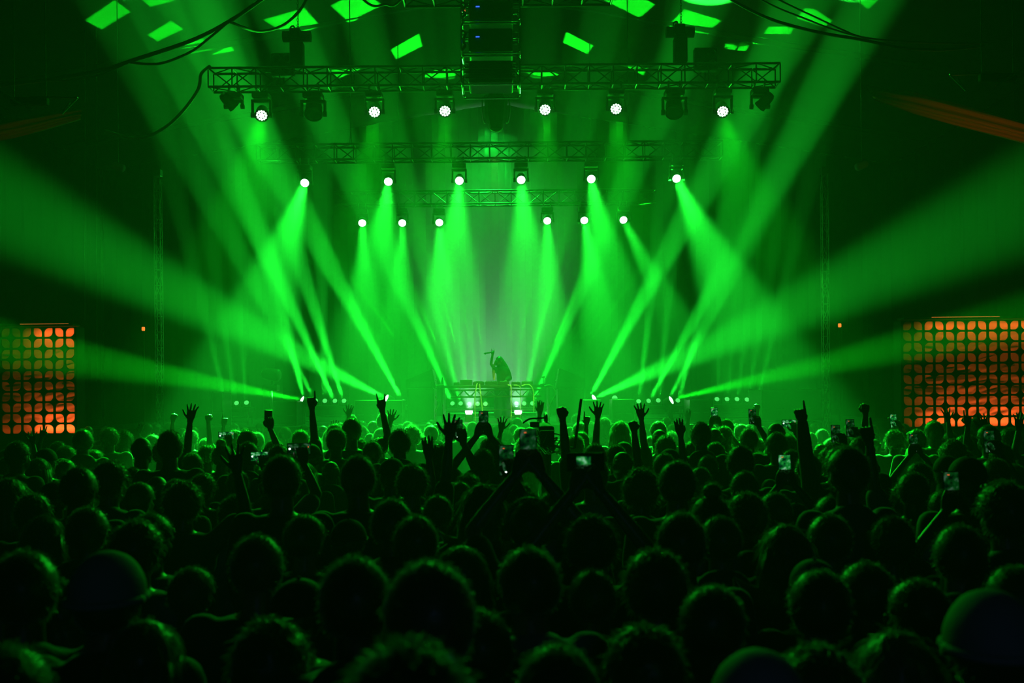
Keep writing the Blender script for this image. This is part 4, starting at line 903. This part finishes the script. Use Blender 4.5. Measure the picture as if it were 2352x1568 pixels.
# far rows in front of the barrier
fr = random.Random(12)
for i in range(95):
    px = fr.uniform(180, 2290); cen = max(0, 1-abs(px-1130)/900); py = fr.uniform(962, 982)+8*(1-cen); wpx = fr.uniform(20, 28)
    if all(abs(px-s[0]) > 9 or abs(py-s[1]) > 6 for s in SPOTS) and len(SPOTS) < 262: place(px, py, wpx, fr.choice(['short', 'short', 'messy', 'curly', 'long', 'cap', 'short', 'bald', 'ponytail']), fr.choice(['rest_t', 'rest_l', 'rest_h']))
# raised arms and phones: (hand tip pixel, depth, pose, mirrored?, label)
TIP = {'open': (.245, 2.135, .08), 'flat': (.25, 2.14, .08), 'fist': (.245, 2.045, .09), 'point': (.215, 2.13, .08), 'pointlong': (.215, 2.13, .08), 'openbent': (.25, 2.02, .14), 'horns': (.24, 2.01, .14), 'both': (.245, 2.135, .08), 'phone2': (0, 2.07, .22), 'phone1': (.14, 1.90, .28)}
ARMED = [(437, 922, 9.0, 'open', 0, 'short', 'person waving one open hand high beside the gap left of the left lamp bank'),
         (722, 893, 9.2, 'point', 1, 'short', 'person stretching one long arm straight up before the left lamp bank'), (872, 897, 9.6, 'horns', 0, 'short', 'person raising a two-fingered sign in front of the left wide beam'),
         (1030, 943, 6.2, 'open', 0, 'messy', 'person whose big splayed hand stands black against the left side of the desk'), (985, 995, 6.6, 'flat', 1, 'short', 'person with a bent dark arm raised just left of the big splayed hand'),
         (1291, 934, 7.4, 'fist', 1, 'short', 'person punching a clenched fist up below the right speaker stack'), (1372, 917, 9.8, 'open', 0, 'short', 'person reaching an open hand up in front of the right wide beam'),
         (1473, 921, 9.6, 'open', 1, 'messy', 'person with a raised curled hand before the left lamp of the right bank'), (1458, 965, 8.0, 'fist', 1, 'short', 'person holding a loose fist up below the right lamp bank'),
         (1563, 955, 8.4, 'flat', 1, 'short', 'person with a flat black hand held up under the right end of the right bank'), (1851, 914, 7.0, 'pointlong', 1, 'messy', 'person with stacked bracelets on a long arm pointing up'),
         (2008, 952, 5.8, 'point', 1, 'short', 'person whose large pointing hand rises left of the right orange screen'), (1986, 928, 8.6, 'fist', 0, 'short', 'person with a thin raised arm behind the large pointing hand'),
         (2178, 932, 11, 'open', 1, 'short', 'person spreading fingers in front of the left part of the right orange screen'), (2214, 938, 9.5, 'point', 0, 'short', 'person with a slim green-edged arm before the right orange screen'),
         (2252, 945, 9.6, 'openbent', 0, 'short', 'person with a spread hand under the right orange screen'), (2346, 942, 9, 'openbent', 1, 'curly', 'person reaching up at the right edge before the orange screen'),
         (2055, 945, 12, 'point', 1, 'short', 'person with a thin wristband on a raised arm near the right orange screen'), (480, 952, 12, 'fist', 1, 'short', 'person raising a fist next to the waving open hand'),
         (508, 948, 12.5, 'point', 0, 'cap', 'person raising one finger in the dark gap left of the left lamp bank'), (320, 966, 12.5, 'flat', 0, 'curly', 'person with lit fingertips raised right of the left orange screen'),
         (397, 950, 12, 'fist', 0, 'long', 'person with a raised hand left of the waving open hand'), (800, 925, 13, 'open', 0, 'long', 'person with a spread hand before the right lamps of the left bank'),
         (903, 935, 12, 'openbent', 1, 'curly', 'person raising a bent arm beside the left speaker stack'), (765, 960, 12.5, 'openbent', 0, 'messy', 'person with a thin spread hand below the left lamp bank'),
         (1158, 953, 11, 'openbent', 1, 'long', 'person lifting a curled hand right under the performer'), (1240, 915, 12, 'flat', 0, 'short', 'person with a slim arm leaning up under the right end of the desk'),
         (1340, 942, 11, 'point', 0, 'curly', 'person pointing upward just right of the clenched fist'), (1738, 928, 13, 'fist', 0, 'short', 'person with a fist up before the big box at the right stage end'),
         (1580, 935, 14, 'flat', 0, 'short', 'person with a pale arm raised far back under the right bank'), (70, 985, 11, 'openbent', 0, 'short', 'person lifting a hand in front of the left orange screen'), (105, 975, 12, 'horns', 1, 'messy', 'person making a two-fingered sign before the left orange screen'),
         (530, 1010, 5.5, 'openbent', 0, 'messy', 'dark person with a half-raised hand left of centre in front of the left bank')]
PHONES = [(1110, 944, 7.6, 'phone2', 'short', 'person holding a small phone high overhead with both arms in an arch', 'small phone topping the arch of two raised arms, below the desk', 0, 0, 0),
          (1213, 984, 4.3, 'phone2', 'headphones', 'person in headphones holding a big upright phone near the centre', 'large upright phone showing the stage, near the centre', 0, 0, 0),
          (1347, 1018, 4.0, 'phone2', 'messy', 'person with both hands around a sideways camera phone with a bright picture', 'sideways phone with a small bright picture, right of centre', 1, 1, 0),
          (1807, 1062, 5.2, 'phone2', 'cap', 'person filming with an upright phone in the right part of the crowd', 'upright phone with a vivid green picture in the right half', 1, 0, 0),
          (1643, 936, 11, 'phone2', 'short', 'person far back filming below the outer right lamps', 'tiny lit phone below the far-right bank of lamps', 1, 0, 0),
          (1736, 952, 9.3, 'phone1', 'short', 'person raising a phone one-handed before the right stage box', 'dark upright phone with small lights before the right stage box', 0, 0, 0),
          (1930, 988, 8.0, 'phone1', 'curly', 'person raising a phone left of the large pointing hand', 'outlined dim phone left of the thin raised arm', 0, 0, 0),
          (1963, 976, 8.4, 'phone1', 'short', 'person with an upright phone just left of the thin raised arm', 'outlined dim phone touching the thin raised arm', 0, 0, 0),
          (2060, 960, 11, 'phone1', 'messy', 'person with a bluish phone left of the right orange screen', 'small bluish lit phone left of the right orange screen', 1, 0, 0),
          (2103, 998, 8.5, 'phone2', 'short', 'person with a dim phone before their head under the right orange screen', 'dim phone under the left edge of the right orange screen', 0, 0, 0),
          (1057, 977, 7.5, 'phone1', 'short', 'person holding an upright phone right of the big splayed hand', 'black upright phone right of the big splayed hand', 0, 0, 0),
          (1172, 1052, 4.6, 'phone1', 'long', 'person with a low phone marked by a red light near the centre', 'low phone with a red mark left of the large upright phone', 0, 0, 0),
          (690, 1020, 6.5, 'phone1', 'cap', 'person holding a dark phone in front of the left part of the crowd', 'dark sideways phone below the left lamp bank', 0, 1, 0),
          (600, 1043, 7.5, 'phone1', 'short', 'person with a small bright phone in the left part of the crowd', 'small phone with a white glow in the left half', 1, 1, 0),
          (618, 952, 9.5, 'phone1', 'short', 'person lifting a dark phone in the gap before the left lamp bank', 'black upright phone silhouetted left of the left lamp bank', 0, 0, 1),
          (521, 993, 10, 'phone1', 'messy', 'person with a white-lit phone below the far-left lamps', 'tiny white-lit phone below the far-left floor lamps', 1, 1, 0),
          (2195, 1138, 4.6, 'phone2', 'cap', 'person in a big cap filming low under the right orange screen', 'low upright phone with two green streaks, lower right', 0, 0, 0),
          (2287, 1000, 6.8, 'phone1', 'short', 'person with a dark phone near the right edge', 'dark phone with a dim blue patch near the right edge', 0, 0, 0),
          (1820, 965, 10, 'phone1', 'long', 'person with a white-lit phone left of the arm with bracelets', 'tiny white-lit phone left of the arm with bracelets', 1, 1, 0)]
def hold_spot(px, py, d, pose, mir, hk, lab):
    x, z, y = TIP[pose]; t = P(px, py, d); s = min(1.03, max(.80, t.z/z)); return [px, py, d, hk, pose, lab, mir, 0.0, s]
for px, py, d, pose, mir, hk, lab in ARMED: SPOTS.append(hold_spot(px, py, d, pose, bool(mir), hk, lab))
for q in PHONES: SPOTS.append(hold_spot(q[0], q[1], q[2], q[3], False, q[4], q[5]))
# feet positions, then ease apart along the line of sight so no two people share the same floor
def feet(s):
    px, py, d, hk, pose, lab, mir, rz = s[:8]
    if len(s) == 8: z = P(px, py, d).z; sc_ = z/TOPZ[hk]; x = P(px, py, d).x; return Vector((x, d, 0)), sc_
    x, z, y = TIP[pose]; t = P(px, py, d); return Vector((t.x-(-x if mir else x)*s[8], d-y*s[8], 0)), s[8]
D0 = [s[2] for s in SPOTS]; X0 = [s[0] for s in SPOTS]
for it in range(160):
    F_ = [feet(s)[0] for s in SPOTS]; moved = 0
    for i in range(len(SPOTS)):
        for j in range(i+1, len(SPOTS)):
            if D0[i] < 3 and D0[j] < 3: continue
            dx = (F_[i].x-F_[j].x)/.46; dy = F_[i].y-F_[j].y
            if abs(dx) < 1 and abs(dy) < .34*math.sqrt(1-dx*dx):
                need = (.34*math.sqrt(1-dx*dx)-abs(dy))*.55; sg = 1 if dy > 0 else -1
                for k, sgn in ((i, sg), (j, -sg)):
                    s = SPOTS[k]; nd = s[2]+sgn*need; d0 = D0[k]
                    if d0 < 3: continue
                    if len(s) == 9: nd = s[2]+sgn*need*.3
                    z = P(s[0], s[1], nd).z
                    if (len(s) == 9 and abs(nd-d0) < .9) or (len(s) == 8 and 1.44 < z < 2.0 and abs(nd-d0) < (.07 if d0 < 3 else .16)*d0): s[2] = nd; moved += 1
                    elif len(s) == 8: s[0] += (1 if (dx > 0) == (k == i) else -1)*.03*F/s[2]*(abs(s[0]-X0[k]) < (.10 if d0 < 3 else .22)*F/d0); moved += 1
    if not moved: break
HDESC = {'short': 'short-haired', 'messy': 'tousle-haired', 'curly': 'curly-haired', 'bald': 'close-cropped', 'long': 'long-haired', 'bun': 'bun-topped', 'ponytail': 'ponytailed', 'cap': 'capped', 'beanie': 'beanie-wearing', 'bucket hat': 'hat-wearing', 'headphones': 'headphone-wearing'}
SPOTS = [s for s in SPOTS if s[2] > 1.0 and s[2] < 21.6]
plain = sorted([i for i, s in enumerate(SPOTS) if not s[5]], key=lambda i: SPOTS[i][2])
NB = 13; rows_ = [plain[i:i+NB] for i in range(0, len(plain), NB)]
for ri, row in enumerate(rows_):
    for k, i in enumerate(sorted(row, key=lambda i: SPOTS[i][0])):
        s = SPOTS[i]; nr = len(rows_)
        rowname = '%s row from the camera' % ORD[ri+1] if ri < nr-ri-1 else ('%s row from the stage' % ORD[nr-ri])
        s[5] = '%s person seen from behind, %s from the left in the %s' % (HDESC[s[3]], ORD[k+1], rowname)
for s in SPOTS:
    loc, sc_ = feet(s); px, py, d, hk, pose, lab, mir, rz = s[:8]
    if len(s) == 8: mir = rnd.random() < .5
    r = make_person(pose, hk, rnd.randrange(3), sc_, loc, rz, mir, min(1.12, 1.0/max(.84, sc_))**.6)
    tag(r, lab, 'person', 'people in the crowd'); s.append(r)
for q in PHONES:
    px, py, d, pose, hk, l1, lab, br, land, off = q
    s = [s for s in SPOTS if s[5] == l1]
    if not s: continue
    s = s[0]; loc, sc_ = feet(s)
    if pose == 'phone2': p = loc+Vector((0, .245, 1.995))*sc_; p = loc+Vector((0, .275, 1.985))*sc_
    else: p = loc+Vector((.118, .335, 1.865))*sc_
    phone(p, R(-8), R(0), lab, br, land, 1.0, off)
# a shoulder camera on a support in the middle of the crowd
a = P(1254, 996, 8.6); r = thing('broadcast_camera', 'large dark broadcast camera with glinting fittings, just right of centre', 'camera', (a.x, a.y, 0))
bm = new(); box(bm, (0, 0, a.z), (.13, .38, .15), bev=.02); box(bm, (0, -.24, a.z-.03), (.12, .12, .14), bev=.01); link('body', bm, M['black'], r)
bm = new(); lathe(bm, [(.05, .2), (.06, .3), (.075, .42), (.085, .5), (.085, .52)], 16, Matrix.Translation((0, 0, a.z)) @ aim((0, 1, 0))); link('lens', bm, M['black'], r, True)
bm = new(); tube(bm, [(0, .18, a.z+.10), (0, .16, a.z+.16), (0, 0, a.z+.18), (0, -.16, a.z+.16), (0, -.18, a.z+.10)], .012); link('carry_handle', bm, M['chrome'], r, True)
bm = new(); box(bm, (-.10, -.12, a.z+.085), (.08, .08, .05), bev=.01); tube(bm, [(-.20, -.16, a.z+.10), (-.14, -.18, a.z+.135), (-.05, -.18, a.z+.14), (.0, -.16, a.z+.145)], .008); link('viewfinder', bm, M['black'], r)
bm = new()
for k in range(9): tube(bm, [(rnd.uniform(-.09, .09), -.22, a.z+rnd.uniform(-.05, .05)), (rnd.uniform(-.14, .14), -.32, a.z-rnd.uniform(0, .12)), (rnd.uniform(-.1, .12), -.22, a.z-.16)], .006)
link('cable_set', bm, M['chrome'], r, True)
bm = new(); cyl(bm, (0, 0, .9), (0, 0, a.z-.10), .045, seg=12); box(bm, (0, 0, a.z-.12), (.14, .2, .05), bev=.01); link('pan_head', bm, M['steel'], r)
for k in range(3):
    t = 2*pi*k/3+.5; bm = new(); cyl(bm, (0, 0, .95), (.32*cos(t), .32*sin(t), .01), .022, .016); link('leg', bm, M['steel'], r)
bm = new(); cyl(bm, (.24, -.1, a.z-.12), (.30, -.1, a.z+.30), .012); cyl(bm, (.05, 0, a.z-.11), (.24, -.1, a.z-.12), .010); link('pan_bar', bm, M['black'], r)

# ------------------------------------------------------------------ the performer behind the desk
def performer():
    d = 25.55; o = P(1152, 900, d); S = lambda px, py, dy=0.0: P(px, py, d+dy)-Vector((o.x, d, DK))
    r = thing('person', 'performer with long hair behind the DJ desk, holding a microphone up', 'person', (o.x, d, DK))
    b = bmesh.new()
    def seg(pts, rs): chain(b, pts, rs, 12)
    hd = S(1145, 829); hd2 = hd+Vector((-.03, -.03, -.03))
    ball(b, hd, 1, (.088, .080, .100), 18, 12); ball(b, hd2, 1, (.062, .058, .075), 14, 10)            # head turned towards the raised hand
    ball(b, hd+Vector((-.098, -.028, -.015)), .014); ball(b, hd+Vector((-.082, -.05, .012)), .012); ball(b, hd+Vector((-.060, -.070, .012)), .012)
    ball(b, hd+Vector((-.085, -.045, -.062)), .014, (1.2, 1.2, .5)); ball(b, hd+Vector((-.070, -.04, -.100)), .022); ball(b, hd+Vector((.01, -.078, -.01)), 1, (.018, .010, .028))
    sh = S(1150, 846); seg([hd+Vector((.01, .01, -.06)), sh], [.052, .060])
    ch = S(1154, 858); wa = S(1155, 878); hp = S(1153, 896)
    seg([sh+Vector((0, 0, -.04)), ch, wa, hp], [.105, .135, .120, .135])
    ls = sh+Vector((-.13, -.05, -.05)); rs_ = sh+Vector((.15, .02, -.06))
    seg([sh, ls], [.07, .058]); seg([sh, rs_], [.08, .065])
    el = S(1128, 836, -.12); wr = S(1131, 815, -.16); seg([ls, ls.lerp(el, .5), el, el.lerp(wr, .4), wr], [.056, .047, .038, .036, .025])
    el2 = S(1170, 868, -.05); wr2 = S(1158, 878, -.35); seg([rs_, rs_.lerp(el2, .5), el2, el2.lerp(wr2, .5), wr2], [.062, .055, .045, .036, .026])
    for k, (kx, ax) in enumerate(((1146, 1143), (1161, 1164))):
        seg([hp+Vector((-.07+.14*k, 0, 0)), S(kx, 918, -.02), S(ax, 950), Vector((S(ax, 950).x, 0, .09))], [.10, .085, .060, .045]); seg([Vector((S(ax, 950).x, .0, .045)), Vector((S(ax, 950).x, -.16, .035))], [.042, .034])
    me = bake(b, .012, 2, 'body'); b = bmesh.new(); b.from_mesh(me); bpy.data.meshes.remove(me)
    mir = Matrix.Diagonal((-1, 1, 1, 1))
    add_hand(b, mat_from((.15, -.1, 1), (.3, -1, 0), wr) @ mir, 'horns'); add_hand(b, mat_from((-.3, -1, -.25), (0, .1, -1), wr2), 'relax')
    link('body', b, M['skin'], r, True)
    b = bmesh.new(); chain(b, [sh+Vector((0, 0, -.03)), ch, wa, hp], [.125, .158, .150, .165], 16); chain(b, [sh, rs_, rs_.lerp(el2, .6), el2, el2.lerp(wr2, .6)], [.09, .088, .080, .072, .050], 12); chain(b, [sh, ls, ls.lerp(el, .35)], [.085, .072, .060], 12)
    me = bake(b, .02, 2, 'top'); me.materials.clear(); me.materials.append(M['dark_cloth']); q = bpy.data.objects.new('top', me); C.objects.link(q); q.parent = r
    b = bmesh.new()
    for k, (kx, ax) in enumerate(((1145, 1143), (1162, 1164))):
        chain(b, [hp+Vector((-.07+.14*k, 0, .02)), S(kx, 918, -.02), S(ax, 950), Vector((S(ax, 950).x, 0, .16))], [.135, .125, .110, .100], 12)
    me = bake(b, .022, 2, 'wide_trousers'); me.materials.clear(); me.materials.append(M['dark_cloth']); q = bpy.data.objects.new('wide_trousers', me); C.objects.link(q); q.parent = r
    b = bmesh.new(); ball(b, hd+Vector((.022, .015, .022)), 1, (.098, .098, .108), 20, 14)
    chain(b, [hd+Vector((.06, .03, .0)), S(1159, 843, .06), S(1165, 856, .05), S(1169, 868, .03)], [.085, .095, .085, .050], 14)
    chain(b, [hd+Vector((.02, .07, -.02)), S(1151, 848, .10), S(1156, 862, .10)], [.085, .11, .08], 14)
    me = bake(b, .014, 2, 'hair'); bb = bmesh.new(); bb.from_mesh(me); strands(bb, pn(bb), 900, .05, 1.4, random.Random(5)); bpy.data.meshes.remove(me); link('hair', bb, M['hair'], r, True)
    b = bmesh.new()
    for k in range(6):
        x = rnd.uniform(-.02, .02); tube(b, [hd+Vector((-.055+x, -.05, .03)), S(1133.5, 842, -.10)+Vector((x, 0, 0)), S(1133+k*.25, 855, -.12)+Vector((x*1.5, 0, 0)), S(1135, 872, -.12)+Vector((x, 0, 0))], .010)
    link('front_lock', b, M['blond'], r, True)['label'] = 'fair lock of hair hanging in front'
    q = Vector((o.x, d, DK)); hand = q+wr+Vector((0, -.02, .07)); tip = P(1118, 811, d-.2)
    m_ = thing('microphone', 'microphone in the raised hand of the performer', 'microphone', hand); dv = (tip-hand).normalized()
    bm = new(); cyl(bm, -dv*.05, dv*.16, .014, .020, 12); link('handle', bm, M['black'], m_, True)
    bm = new(); ball(bm, dv*.19, .028); link('mesh_ball', bm, M['steel'], m_, True)
performer()
light('warm_desk_light', P(1248, 868, 24.75), P(1140, 850, 25.4), 40, 6, (1, .6, .25), .03, .6)  # warm spot aimed at the performer from the desk end; no known lamp
